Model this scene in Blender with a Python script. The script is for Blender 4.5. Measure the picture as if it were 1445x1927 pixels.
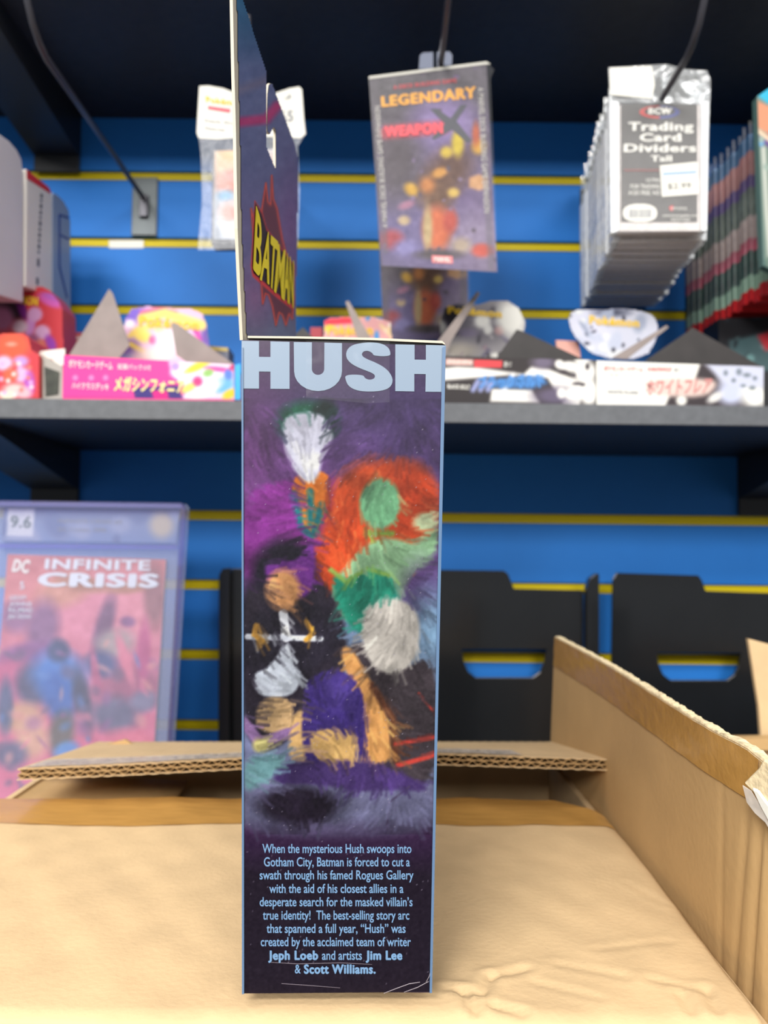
import bpy, bmesh, math, random
import numpy as np
from mathutils import Vector, Matrix
from mathutils.geometry import intersect_line_plane
random.seed(7); RNG = np.random.default_rng(7)
S = bpy.context.scene
for o in list(bpy.data.objects): bpy.data.objects.remove(o)
C = S.collection
# ------------------------------------------------------------------ camera
EZ = 1.35                      # eye height over the floor
F = 1500.0; IW, IH = 1445, 1927
PITCH = math.radians(2.65); ROLL = math.radians(0.6)
cam_d = bpy.data.cameras.new('camera'); cam = bpy.data.objects.new('camera', cam_d); C.objects.link(cam)
cam_d.sensor_fit = 'HORIZONTAL'; cam_d.sensor_width = 36.0; cam_d.lens = F / IW * 36.0
cam_d.clip_start = 0.01
CAMR = (Matrix.Rotation(math.radians(90) + PITCH, 3, 'X') @ Matrix.Rotation(ROLL, 3, 'Z'))
EYE = Vector((0, 0, EZ))
cam.matrix_world = Matrix.Translation(EYE) @ CAMR.to_4x4()
cam_d.dof.use_dof = True; cam_d.dof.focus_distance = 0.285; cam_d.dof.aperture_fstop = cam_d.lens / 2.5
S.camera = cam
# ------------------------------------------------------------------ world, lights, exposure
w = bpy.data.worlds.new('room'); S.world = w; w.use_nodes = True
bg = w.node_tree.nodes['Background']; bg.inputs[0].default_value = (0.93, 0.96, 1.0, 1); bg.inputs[1].default_value = 0.43
def area(name, loc, target, sx, sy, power, col=(1, 0.97, 0.93)):
    l = bpy.data.lights.new(name, 'AREA'); l.shape = 'RECTANGLE'; l.size = sx; l.size_y = sy; l.energy = power; l.color = col
    o = bpy.data.objects.new(name, l); C.objects.link(o); o.location = loc
    o.rotation_euler = (Vector(target) - Vector(loc)).to_track_quat('-Z', 'Y').to_euler(); return o
area('ceiling_light_panel', (-0.9, -1.3, 2.75), (-0.9, -1.3, 0), 1.2, 0.6, 74)
area('ceiling_light_panel', (0.9, -1.3, 2.75), (0.9, -1.3, 0), 1.2, 0.6, 22)
area('ceiling_light_panel', (-1.0, -3.0, 2.80), (-0.3, 0.9, 1.2), 1.2, 0.6, 98)
area('ceiling_light_panel', (1.0, -3.0, 2.80), (0.3, 0.9, 1.2), 1.2, 0.6, 72)
area('ceiling_light_panel', (-0.5, 0.15, 2.75), (-0.5, 0.15, 0), 1.2, 0.6, 12)
S.view_settings.view_transform = 'Standard'; S.view_settings.look = 'None'
S.view_settings.exposure = -0.10; S.view_settings.gamma = 1.0; S.view_settings.use_curve_mapping = False

# ------------------------------------------------------------------ pixel -> point on a real plane
def ray(px, py):
    return CAMR @ Vector(((px - IW / 2) / F, -(py - IH / 2) / F, -1.0))
class Plane:
    def __init__(s, P, N):
        s.P = Vector(P); s.N = Vector(N).normalized()
        if s.N.dot(EYE - s.P) < 0: s.N = -s.N
    def __call__(s, px, py, off=0.0):
        d = ray(px, py); t = (s.P - EYE).dot(s.N) / d.dot(s.N)
        return EYE + d * t + s.N * off
def YP(y): return Plane((0, y, EZ), (0, 1, 0))
def XP(x): return Plane((x, 0, EZ), (1, 0, 0))
def ZP(z): return Plane((0, 0, EZ + z), (0, 0, 1))

# ------------------------------------------------------------------ colour and materials
def lin(c):
    c = np.asarray(c, float) / 255.0
    return np.where(c <= 0.04045, c / 12.92, ((c + 0.055) / 1.055) ** 2.4)
ALB = 0.80
def col(*c): return tuple(float(x) * ALB for x in lin(c)) + (1.0,)
MATS = {}
def mat(name, c, rough=0.5, metal=0.0, coat=0.0, spec=0.3, noise=0.0, nscale=60, bump=0.0, bscale=200, stretch=(1, 1, 1), wave=None):
    if name in MATS: return MATS[name]
    m = bpy.data.materials.new(name); m.use_nodes = True; nt = m.node_tree; b = nt.nodes['Principled BSDF']
    b.inputs['Base Color'].default_value = c; b.inputs['Roughness'].default_value = rough; b.inputs['Metallic'].default_value = metal
    b.inputs['Coat Weight'].default_value = coat; b.inputs['Coat Roughness'].default_value = 0.12; b.inputs['Specular IOR Level'].default_value = spec
    tc = nt.nodes.new('ShaderNodeTexCoord'); mp = nt.nodes.new('ShaderNodeMapping'); mp.inputs['Scale'].default_value = stretch
    nt.links.new(tc.outputs['Object'], mp.inputs[0])
    if noise:
        n = nt.nodes.new('ShaderNodeTexNoise'); n.inputs['Scale'].default_value = nscale; n.inputs['Detail'].default_value = 6
        nt.links.new(mp.outputs[0], n.inputs[0])
        r = nt.nodes.new('ShaderNodeMapRange'); r.inputs[1].default_value = .3; r.inputs[2].default_value = .7
        r.inputs[3].default_value = 1 - noise; r.inputs[4].default_value = 1 + noise
        nt.links.new(n.outputs[0], r.inputs[0])
        v = nt.nodes.new('ShaderNodeVectorMath'); v.operation = 'SCALE'; v.inputs[0].default_value = c[:3]
        nt.links.new(r.outputs[0], v.inputs['Scale']); nt.links.new(v.outputs[0], b.inputs['Base Color'])
    if bump:
        n = nt.nodes.new('ShaderNodeTexNoise'); n.inputs['Scale'].default_value = bscale; n.inputs['Detail'].default_value = 4
        nt.links.new(mp.outputs[0], n.inputs[0])
        bp = nt.nodes.new('ShaderNodeBump'); bp.inputs['Strength'].default_value = bump; bp.inputs['Distance'].default_value = 0.002
        nt.links.new(n.outputs[0], bp.inputs['Height']); nt.links.new(bp.outputs[0], b.inputs['Normal'])
    MATS[name] = m; return m
def clear_mat(name, tint=(1, 1, 1), haze=0.1, rough=0.08, gloss=0.25, bump=0.0, bscale=60, hazecol=(0.8, 0.82, 0.85)):
    if name in MATS: return MATS[name]
    m = bpy.data.materials.new(name); m.use_nodes = True; nt = m.node_tree; nt.nodes.clear()
    out = nt.nodes.new('ShaderNodeOutputMaterial'); tr = nt.nodes.new('ShaderNodeBsdfTransparent'); tr.inputs[0].default_value = (*tint, 1)
    df = nt.nodes.new('ShaderNodeBsdfDiffuse'); df.inputs[0].default_value = (*hazecol, 1)
    gl = nt.nodes.new('ShaderNodeBsdfGlossy'); gl.inputs['Roughness'].default_value = rough
    m1 = nt.nodes.new('ShaderNodeMixShader'); m1.inputs[0].default_value = haze
    nt.links.new(tr.outputs[0], m1.inputs[1]); nt.links.new(df.outputs[0], m1.inputs[2])
    m2 = nt.nodes.new('ShaderNodeMixShader'); lw = nt.nodes.new('ShaderNodeLayerWeight'); lw.inputs[0].default_value = gloss
    nt.links.new(lw.outputs['Fresnel'], m2.inputs[0]); nt.links.new(m1.outputs[0], m2.inputs[1]); nt.links.new(gl.outputs[0], m2.inputs[2])
    nt.links.new(m2.outputs[0], out.inputs[0])
    if bump:
        tc = nt.nodes.new('ShaderNodeTexCoord'); n = nt.nodes.new('ShaderNodeTexNoise'); n.inputs['Scale'].default_value = bscale
        nt.links.new(tc.outputs['Object'], n.inputs[0]); bp = nt.nodes.new('ShaderNodeBump'); bp.inputs['Strength'].default_value = bump
        bp.inputs['Distance'].default_value = 0.01
        nt.links.new(n.outputs[0], bp.inputs['Height']); nt.links.new(bp.outputs[0], gl.inputs['Normal']); nt.links.new(bp.outputs[0], lw.inputs['Normal'])
    MATS[name] = m; return m
def print_mat(name, rough=0.3, coat=0.3):
    if name in MATS: return MATS[name]
    m = bpy.data.materials.new(name); m.use_nodes = True; nt = m.node_tree; b = nt.nodes['Principled BSDF']
    a = nt.nodes.new('ShaderNodeAttribute'); a.attribute_name = 'Col'; nt.links.new(a.outputs['Color'], b.inputs['Base Color'])
    b.inputs['Roughness'].default_value = rough; b.inputs['Coat Weight'].default_value = coat; b.inputs['Coat Roughness'].default_value = 0.15; b.inputs['Specular IOR Level'].default_value = 0.2
    MATS[name] = m; return m
BLUE = mat('blue_laminate', col(38, 122, 210), 0.55, spec=0.2, noise=0.03, nscale=25)
YELLOW = mat('yellow_insert', col(216, 194, 8), 0.5, spec=0.2)
BLACKM = mat('black_melamine', col(44, 46, 52), 0.45, noise=0.15, nscale=90, bump=0.1)
SHELF = mat('lit_shelf_front', col(98, 101, 106), 0.5, noise=0.12, nscale=140)  # front of the black shelves, its front-lit grey put into the colour
BLACKP = mat('black_gloss_plastic', col(26, 28, 31), 0.22, coat=0.3, noise=0.1, nscale=20)
BLACKW = mat("black_wire", col(78, 78, 86), 0.3, metal=0.3)
PLATE = mat('grey_metal_plate', col(88, 95, 98), 0.4, metal=0.3)
KRAFT = mat('kraft_cardboard', col(224, 193, 148), 0.75, noise=0.07, nscale=45, bump=0.12, bscale=400, stretch=(1, 1, 1))
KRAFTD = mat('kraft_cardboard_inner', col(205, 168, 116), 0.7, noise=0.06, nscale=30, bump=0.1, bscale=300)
KEDGE = mat('torn_kraft_edge', col(232, 212, 172), 0.85, noise=0.2, nscale=300, bump=0.3, bscale=500)
TAPE = mat('brown_packing_tape', col(206, 156, 84), 0.22, coat=0.5, noise=0.06, nscale=30, bump=0.25, bscale=60, stretch=(1, 3, 3))
WHITEC = mat('white_card', col(238, 236, 226), 0.5)
CREAM = mat('card_edge', col(214, 204, 184), 0.7)
FLOORM = mat('grey_floor', col(120, 118, 115), 0.5, noise=0.1, nscale=8)
INNER = mat('grey_board_inside', col(150, 143, 138), 0.6, noise=0.12, nscale=60)

# ------------------------------------------------------------------ objects
OFF = {}
def tag(o, label=None, cat=None, group=None, kind=None):
    if label: o['label'] = label
    if cat: o['category'] = cat
    if group: o['group'] = group
    if kind: o['kind'] = kind
    return o
def thing(name, loc, label=None, cat=None, group=None, kind=None):
    o = bpy.data.objects.new(name, None); C.objects.link(o); o.location = Vector(loc); o.empty_display_size = 0.02
    OFF[o.name] = Vector(loc); return tag(o, label, cat, group, kind)
def mesh(name, verts, faces, m, parent=None, smooth=False, bevel=0):
    off = OFF.get(parent.name, Vector()) if parent else Vector()
    me = bpy.data.meshes.new(name); me.from_pydata([tuple(Vector(v) - off) for v in verts], [], faces); me.update()
    bm = bmesh.new(); bm.from_mesh(me); bmesh.ops.recalc_face_normals(bm, faces=bm.faces); bm.to_mesh(me); bm.free()
    if m: me.materials.append(m)
    o = bpy.data.objects.new(name, me); C.objects.link(o)
    if parent: o.parent = parent
    OFF[o.name] = off
    if smooth: me.polygons.foreach_set('use_smooth', [True] * len(me.polygons))
    if bevel:
        b = o.modifiers.new('bevel', 'BEVEL'); b.width = bevel; b.segments = 2; b.limit_method = 'ANGLE'
    return o
def extrude(name, pts, vec, m, parent=None, bevel=0):
    n = len(pts); vec = Vector(vec); v = [Vector(p) for p in pts] + [Vector(p) + vec for p in pts]
    f = [tuple(range(n)), tuple(range(2 * n - 1, n - 1, -1))] + [(i, (i + 1) % n, n + (i + 1) % n, n + i) for i in range(n)]
    return mesh(name, v, f, m, parent, bevel=bevel)
def box(name, a, b, m, parent=None, bevel=0):
    x0, y0, z0 = a; x1, y1, z1 = b
    return extrude(name, [(x0, y0, z0), (x1, y0, z0), (x1, y0, z1), (x0, y0, z1)], (0, y1 - y0, 0), m, parent, bevel)
def tube(name, pts, r, m, parent=None, n=8):
    V = []; Fc = []; pts = [Vector(p) for p in pts]
    for i, p in enumerate(pts):
        t = (pts[min(i + 1, len(pts) - 1)] - pts[max(i - 1, 0)]).normalized()
        a = t.cross(Vector((1, 0, 0.01))).normalized(); b = t.cross(a).normalized()
        for k in range(n):
            q = 2 * math.pi * k / n; V.append(p + (a * math.cos(q) + b * math.sin(q)) * r)
        if i:
            for k in range(n): Fc.append(((i - 1) * n + k, (i - 1) * n + (k + 1) % n, i * n + (k + 1) % n, i * n + k))
    Fc += [tuple(range(n)), tuple(range(len(V) - n, len(V)))]
    return mesh(name, V, Fc, m, parent, smooth=True)
def outlines_mesh(outs, thick=0.0):
    """flat 2D outlines (holes allowed) -> mesh data, via a filled curve"""
    cu = bpy.data.curves.new('tmp', 'CURVE'); cu.dimensions = '2D'; cu.fill_mode = 'BOTH'; cu.extrude = thick
    for o in outs:
        s = cu.splines.new('POLY'); s.points.add(len(o) - 1)
        for i, p in enumerate(o): s.points[i].co = (p[0], p[1], 0, 1)
        s.use_cyclic_u = True
    ob = bpy.data.objects.new('tmp', cu); C.objects.link(ob); bpy.context.view_layer.update()
    me = bpy.data.meshes.new_from_object(ob.evaluated_get(bpy.context.evaluated_depsgraph_get()))
    bpy.data.objects.remove(ob); bpy.data.curves.remove(cu); return me
def plate(name, outs, surf, thick, m, parent=None, bevel=0):
    """outlines in photograph pixels, laid on plane surf and given real thickness behind it"""
    me = outlines_mesh([[(x / 1000, -y / 1000) for x, y in o] for o in outs])
    V = [surf(v.co.x * 1000, -v.co.y * 1000) for v in me.vertices]; faces = [tuple(p.vertices) for p in me.polygons]
    bm = bmesh.new(); bv = [bm.verts.new(v) for v in V]
    for f in faces: bm.faces.new([bv[i] for i in f])
    bmesh.ops.remove_doubles(bm, verts=bm.verts, dist=1e-7)
    if thick:
        r = bmesh.ops.extrude_face_region(bm, geom=list(bm.faces)); n = surf.N
        for g in r['geom']:
            if isinstance(g, bmesh.types.BMVert): g.co -= n * thick
    V = [v.co.copy() for v in bm.verts]; bm.verts.index_update(); faces = [tuple(v.index for v in f.verts) for f in bm.faces]; bm.free()
    bpy.data.meshes.remove(me)
    return mesh(name, V, faces, m, parent, bevel=bevel)
def chaikin(p, it=2):
    for _ in range(it):
        q = []
        for i in range(len(p)):
            a, b = p[i], p[(i + 1) % len(p)]
            q += [(a[0] * .75 + b[0] * .25, a[1] * .75 + b[1] * .25), (a[0] * .25 + b[0] * .75, a[1] * .25 + b[1] * .75)]
        p = q
    return p
def quadmap(q, u, v):   # q = TL,TR,BR,BL ; v from 0 (bottom) to 1 (top)
    (ax, ay), (bx, by), (cx, cy), (dx, dy) = q
    tx, ty = ax + (bx - ax) * u, ay + (by - ay) * u; lx, ly = dx + (cx - dx) * u, dy + (cy - dy) * u
    return lx + (tx - lx) * v, ly + (ty - ly) * v
def lettering(items, surf, m, parent, name='lettering', off=0.0003, res=3):
    """items: (text, quad in px from cap height to baseline, boldness); one flat print mesh"""
    V = []; Fc = []
    for it in items:
        s, q = it[0], it[1]; bold = it[2] if len(it) > 2 else 0.0; shear = it[3] if len(it) > 3 else 0
        extra = max(0, bold - .012); fullb = bold; bold = min(bold, .012)
        cu = bpy.data.curves.new('tmp', 'FONT'); cu.body = s; cu.size = 1; cu.offset = bold; cu.resolution_u = res; cu.shear = shear
        if fullb > 0.015: cu.space_character = 1 + fullb * 2
        ob = bpy.data.objects.new('tmp', cu); C.objects.link(ob); bpy.context.view_layer.update()
        me = bpy.data.meshes.new_from_object(ob.evaluated_get(bpy.context.evaluated_depsgraph_get()))
        bpy.data.objects.remove(ob); bpy.data.curves.remove(cu)
        if not len(me.vertices): continue
        xs = [v.co.x for v in me.vertices]; x0, x1 = min(xs), max(xs); n0 = len(V)
        w_ = x1 - x0; sh = [(0, 0)] if extra == 0 else [(-extra, 0), (extra, 0), (0, extra * .6), (0, -extra * .6)]
        for k_, (dx, dy) in enumerate(sh):
            n0 = len(V)
            for v in me.vertices:
                px, py = quadmap(q, (v.co.x + dx - x0 + extra) / (w_ + 2 * extra), (v.co.y + dy) / 0.72); V.append(surf(px, py, off + k_ * .00004))
            Fc += [tuple(n0 + i for i in p.vertices) for p in me.polygons]
        bpy.data.meshes.remove(me)
    return mesh(name, V, Fc, m, parent)
def R(x0, y0, x1, y1): return [(x0, y0), (x1, y0), (x1, y1), (x0, y1)]

# ------------------------------------------------------------------ printed pictures: colour stored on a fine grid
def inside(X, Y, P):
    r = np.zeros(X.shape, bool); n = len(P)
    for i in range(n):
        x0, y0 = P[i]; x1, y1 = P[(i + 1) % n]
        if y0 == y1: continue
        c = ((y0 > Y) != (y1 > Y)) & (X < (x1 - x0) * (Y - y0) / (y1 - y0) + x0); r ^= c
    return r
class Art:
    def __init__(s, quad, pitch=3.0, base=(128, 128, 128)):
        s.q = quad; w_ = max(math.dist(quad[0], quad[1]), math.dist(quad[3], quad[2])); h_ = max(math.dist(quad[0], quad[3]), math.dist(quad[1], quad[2]))
        s.nx = max(3, int(w_ / pitch) + 1); s.ny = max(3, int(h_ / pitch) + 1)
        u, v = np.meshgrid(np.linspace(0, 1, s.nx), np.linspace(0, 1, s.ny))
        s.X, s.Y = quadmap(quad, u, v); s.c = np.zeros(s.X.shape + (3,)) + np.array(base, float)
    def mix(s, a, c):
        a = a[..., None]; s.c = s.c * (1 - a) + np.array(c, float) * a
    def ell(s, cx, cy, rx, ry, c, soft=0.2, rot=0, op=1):
        r = math.radians(rot); x = (s.X - cx) * math.cos(r) + (s.Y - cy) * math.sin(r); y = -(s.X - cx) * math.sin(r) + (s.Y - cy) * math.cos(r)
        d = np.sqrt((x / rx) ** 2 + (y / ry) ** 2); s.mix(np.clip((1 + soft - d) / (2 * soft), 0, 1) * op, c)
    def poly(s, P, c, soft=2.0, op=1):
        d = np.full(s.X.shape, 1e9)
        for i in range(len(P)):
            a = np.array(P[i], float); b = np.array(P[(i + 1) % len(P)], float); e = b - a; L = max(e @ e, 1e-9)
            t = np.clip(((s.X - a[0]) * e[0] + (s.Y - a[1]) * e[1]) / L, 0, 1)
            d = np.minimum(d, np.hypot(s.X - a[0] - t * e[0], s.Y - a[1] - t * e[1]))
        d = np.where(inside(s.X, s.Y, P), d, -d); s.mix(np.clip(d / (2 * soft) + .5, 0, 1) * op, c)
    def line(s, P, w_, c, soft=1.5, op=1):
        d = np.full(s.X.shape, 1e9)
        for a, b in zip(P[:-1], P[1:]):
            a = np.array(a, float); b = np.array(b, float); e = b - a; L = max(e @ e, 1e-9)
            t = np.clip(((s.X - a[0]) * e[0] + (s.Y - a[1]) * e[1]) / L, 0, 1)
            d = np.minimum(d, np.hypot(s.X - a[0] - t * e[0], s.Y - a[1] - t * e[1]))
        s.mix(np.clip((w_ / 2 - d) / (2 * soft) + .5, 0, 1) * op, c)
    def vgrad(s, stops):
        ys = [a for a, _ in stops]
        for k in range(3): s.c[..., k] = np.interp(s.Y, ys, [c[k] for _, c in stops])
    def noise(s, amp, cell=12):
        n = np.zeros(s.X.shape)
        for k, a in ((cell, 1), (cell / 2.3, .5)):
            gx = int((s.X.max() - s.X.min()) / k) + 3; gy = int((s.Y.max() - s.Y.min()) / k) + 3; g = RNG.normal(0, 1, (gy, gx))
            fx = (s.X - s.X.min()) / k; fy = (s.Y - s.Y.min()) / k; ix = fx.astype(int); iy = fy.astype(int); fx -= ix; fy -= iy
            fx = fx * fx * (3 - 2 * fx); fy = fy * fy * (3 - 2 * fy)
            n += a * ((g[iy, ix] * (1 - fx) + g[iy, ix + 1] * fx) * (1 - fy) + (g[iy + 1, ix] * (1 - fx) + g[iy + 1, ix + 1] * fx) * fy)
        s.c = np.clip(s.c + n[..., None] * amp, 0, 255)
    def blobs(s, n, cols, r0, r1, soft=.35):
        x0, x1, y0, y1 = s.X.min(), s.X.max(), s.Y.min(), s.Y.max()
        for _ in range(n):
            s.ell(random.uniform(x0, x1), random.uniform(y0, y1), random.uniform(r0, r1), random.uniform(r0, r1) * .7, random.choice(cols), soft, random.uniform(0, 180))
    def build(s, name, surf, m, parent, off=0.0002, mask=None, thick=0, gain=1.0):
        V = [surf(x, y, off) for x, y in zip(s.X.ravel(), s.Y.ravel())]
        if callable(mask): pass
        faces = []
        cx = (s.X[:-1, :-1] + s.X[1:, 1:]) / 2; cy = (s.Y[:-1, :-1] + s.Y[1:, 1:]) / 2
        ok = inside(cx, cy, mask) if mask else np.ones(cx.shape, bool)
        jj, ii = np.nonzero(ok); b = jj * s.nx + ii
        faces = np.stack([b, b + 1, b + 1 + s.nx, b + s.nx], 1)
        offv = OFF.get(parent.name, Vector()) if parent else Vector()
        me = bpy.data.meshes.new(name); me.vertices.add(len(V)); me.vertices.foreach_set('co', (np.array([tuple(v) for v in V]) - np.array(offv)).ravel())
        me.loops.add(faces.size); me.loops.foreach_set('vertex_index', faces.ravel()); me.polygons.add(len(faces))
        me.polygons.foreach_set('loop_start', np.arange(0, faces.size, 4)); me.update(calc_edges=True); me.validate()
        a = me.color_attributes.new('Col', 'FLOAT_COLOR', 'POINT'); L = lin(s.c) * ALB * gain
        a.data.foreach_set('color', np.concatenate([L.reshape(-1, 3), np.ones((len(V), 1))], 1).astype(np.float32).ravel())
        me.materials.append(m); o = bpy.data.objects.new(name, me); C.objects.link(o); o.parent = parent; OFF[o.name] = offv; return o
def dup(root, loc, label=None, group=None):
    r = root.copy(); C.objects.link(r); r.location = Vector(loc)
    if label: r['label'] = label
    if group: r['group'] = group
    for ch in [o for o in C.objects if o.parent == root]:
        c = ch.copy(); C.objects.link(c); c.parent = r
        for g in [o for o in C.objects if o.parent == ch]:
            d = g.copy(); C.objects.link(d); d.parent = c
    return r
PR = print_mat('printed_card', 0.45, 0.0); PRG = print_mat('glossy_print', 0.3, 0.12); PRH = print_mat('header_print', 0.5, 0.0); PRH.node_tree.nodes['Principled BSDF'].inputs['Specular IOR Level'].default_value = 0.06; PRM = print_mat('matte_print', 0.6, 0.0)
TXTW = mat('white_ink', col(240, 238, 230), 0.5); TXTB = mat('black_ink', col(30, 30, 34), 0.5); TXTY = mat('yellow_ink', col(246, 202, 50), 0.5)
TXTR = mat('red_ink', col(226, 50, 60), 0.5); TXTN = mat('blue_ink', col(40, 70, 150), 0.5); TXTG = mat('grey_ink', col(130, 132, 140), 0.5)

# ================================================================== THE SETTING
WY = 0.90
W = YP(WY)
pitch = 0.0762
zr = W(700, 1103).z; top_r = W(700, 335).z
pitch = (top_r - zr) / 6.0
print('slat pitch', round(pitch, 4))
wall = box('wall_back', (-1.1, WY + 0.012, 0), (1.1, WY + 0.05, 2.6), mat('wall_core', col(60, 60, 66), 0.8)); tag(wall, kind='structure')
floor = box('floor', (-2.5, -6.5, -0.02), (2.5, WY + 0.05, 0), FLOORM); tag(floor, kind='structure')
G = 0.0112                                             # groove opening
k0 = -9; k1 = 9
plank_m = None
for k in range(k0, k1):
    za = zr + k * pitch + G / 2; zb = zr + (k + 1) * pitch - G / 2
    pts = [(-1.1, WY, za + .0006), (-1.1, WY + .0006, za), (-1.1, WY + .012, za), (-1.1, WY + .012, zb), (-1.1, WY + .0006, zb), (-1.1, WY, zb - .0006)]
    extrude('slat_panel', pts, (2.2, 0, 0), BLUE, wall)
for k in range(k0, k1 + 1):
    zc = zr + k * pitch
    pts = [(-1.1, WY + .0115, zc + G / 2 - .0004), (-1.1, WY + .0045, zc + G / 2 - .0004), (-1.1, WY + .0045, zc - G / 2 + .003), (-1.1, WY - .0006, zc - G / 2 + .0022), (-1.1, WY - .0006, zc - G / 2 + .0002), (-1.1, WY + .0115, zc - G / 2 + .0002)]
    extrude('groove_insert', pts, (2.2, 0, 0), YELLOW, wall)
# table under the cartons and the low display deck (both below the view)
zt = EZ - 0.153
tb = thing('counter', (0, 0.4, 0), 'black counter carrying the open carton', 'counter')
box('top', (-0.75, 0.12, zt - 0.345), (0.85, 0.655, zt - 0.315), BLACKM, tb)
for sx in (-0.70, 0.78):
    for sy in (0.15, 0.60): box('leg', (sx, sy, 0.0), (sx + .04, sy + .04, zt - 0.345), BLACKM, tb)
DZ = EZ - 0.28
dk = thing('display_deck', (0, 0.78, 0), 'low black display deck behind the cartons', 'shelf')
box('board', (-1.0, 0.66, DZ - 0.025), (1.0, WY - 0.001, DZ), BLACKM, dk)
for sx in (-0.98, 0.0, 0.94): box('support', (sx, 0.68, 0.0), (sx + .04, WY - 0.002, DZ - 0.025), BLACKM, dk)

# ------------------------------------------------------------------ shelves with brackets
SD = 0.672
zl_t = YP(SD)(722, 757).z; zl_b = YP(SD)(722, 794).z
sh = thing('black_shelf', (0, 0.82, zl_b), 'black shelf with the colourful display boxes on it', 'shelf')
box('board', (-1.0, SD + .002, zl_b + .0003), (1.0, WY - .001, zl_t), BLACKM, sh)
box('lit_front_edge', (-1.0, SD, zl_b), (1.0, SD + .0019, zl_t + .0001), SHELF, sh, bevel=0.0006)  # thin strip carrying the lit tone of the shelf front
zu = W(700, 228).z
su = thing('black_shelf', (0, 0.7, zu), 'topmost black shelf, its dark underside over the hanging goods', 'shelf')
box('board', (-1.0, 0.662, zu), (1.0, WY - .001, zu + .022), BLACKM, su)
box('lit_front_edge', (-1.0, 0.66, zu - .0002), (1.0, 0.6619, zu + .0222), SHELF, su)
def bracket(x0, x1, zt_, zb, depth, tip, label, lowx=None):
    t = thing('shelf_bracket', ((x0 + x1) / 2, WY, zb), label, 'bracket')
    box('wall_plate', (x0, WY - .006, zb), (x1, WY - .0005, zt_ - .0002), mat('black_bracket', col(40, 42, 46), 0.4), t, bevel=.001)
    zm = zt_ - (zt_ - zb) * .72
    extrude('arm', [(x0, WY - .006, zt_ - .0003), (x0, WY - .006, zm), (x0, depth, tip), (x0, depth, zt_ - .0003)], (x1 - x0, 0, 0), MATS['black_bracket'], t)
    return t
xa, xb = W(68, 300).x, W(152, 300).x
bracket(xa, xb, zu, W(100, 327).z, 0.665, zu - .02, 'black bracket under the topmost shelf, left of the peg hooks')
xc = W(1380, 300).x
bracket(.455, .507, zu, W(1400, 340).z, 0.665, zu - .02, 'black bracket under the topmost shelf, behind the row of hanging packs')
bracket(W(62, 900).x, W(151, 900).x, zl_b, W(100, 950).z, SD + .02, zl_b - .006, 'black bracket under the lower shelf, above the cased comic')
bracket(xc, xc + .052, zl_b, W(1400, 970).z, SD + .02, zl_b - .006, 'black bracket under the lower shelf, at the right')
# small white label strip in the groove
gs = plate('label_strip', [R(205, 452, 270, 467)], YP(WY - .0008), 0.0006, WHITEC)
tag(gs, 'small white label strip in the yellow groove right of the white cartons', 'label')

# ------------------------------------------------------------------ peg hooks
def peg(x, z, yf, label, tipup=True, pw=.0145, ph=.036, px=None, slope=.004):
    t = thing('peg_hook', (x, WY, z), label, 'hook')
    box('wall_plate', (x - pw, WY - .004, z - ph - .006), (x + pw, WY - .0006, z + ph - .010), PLATE, t, bevel=.0008)
    box('latch', (x - .005, WY - .009, z - .022), (x + .005, WY - .0042, z + .004), BLACKW, t, bevel=.001)
    pts = [(x, WY - .0095, z), (x, yf + .03, z + slope)]
    if tipup: pts += [(x, yf + .016, z + slope + .004), (x, yf + .004, z + slope + .011), (x, yf - .006, z + slope + .022), (x, yf - .014, z + slope + .038)]
    else: pts += [(x, yf, z + slope)]
    tube('wire', pts, .0028, BLACKW, t); return t
p = W(274, 378); peg(p.x, p.z, 0.60, 'long empty black peg hook with a grey wall plate, left of the white hanging pouch', slope=-.002)
peg(-.1185, EZ + .4065, .66, 'peg hook carrying the white hanging pouch', slope=.0)
peg(.0445, EZ + .412, .52, 'peg hook carrying the shrink-wrapped game boxes', tipup=False, slope=.002)
peg(.236, EZ + .3900, .585, 'peg hook carrying the row of divider packs, tip bent upward', slope=.001)
peg(-.425, EZ + .400, .645, 'peg hook carrying the white hanging cartons at the left edge')
peg(.405, EZ + .405, .66, 'peg hook carrying the row of bright packs at the right edge')

# ================================================================== THE CARTON
ZT = EZ - 0.153
ct = thing('cardboard_carton', (-.05, .44, ZT - .31), 'large open brown cardboard carton under the tall printed box', 'carton')
X0, X1, Y0, Y1 = -.236, .1315, .266, .622
body = []
zb = ZT - .3148
t_ = .004
for nm, a, b in (('side_wall', (X0, Y0, zb), (X1, Y0 + t_, ZT - .004)), ('side_wall', (X0, Y1 - t_, zb), (X1, Y1, ZT - .009)),
                 ('side_wall', (X0, Y0 + t_, zb), (X0 + t_, Y1 - t_, ZT - .006)), ('side_wall', (X1 - t_, Y0 + t_, zb), (X1, Y1 - t_, ZT - .006)),
                 ('base', (X0 + t_, Y0 + t_, zb), (X1 - t_, Y1 - t_, zb + t_))):
    box(nm, a, b, KRAFT, ct)
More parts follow.
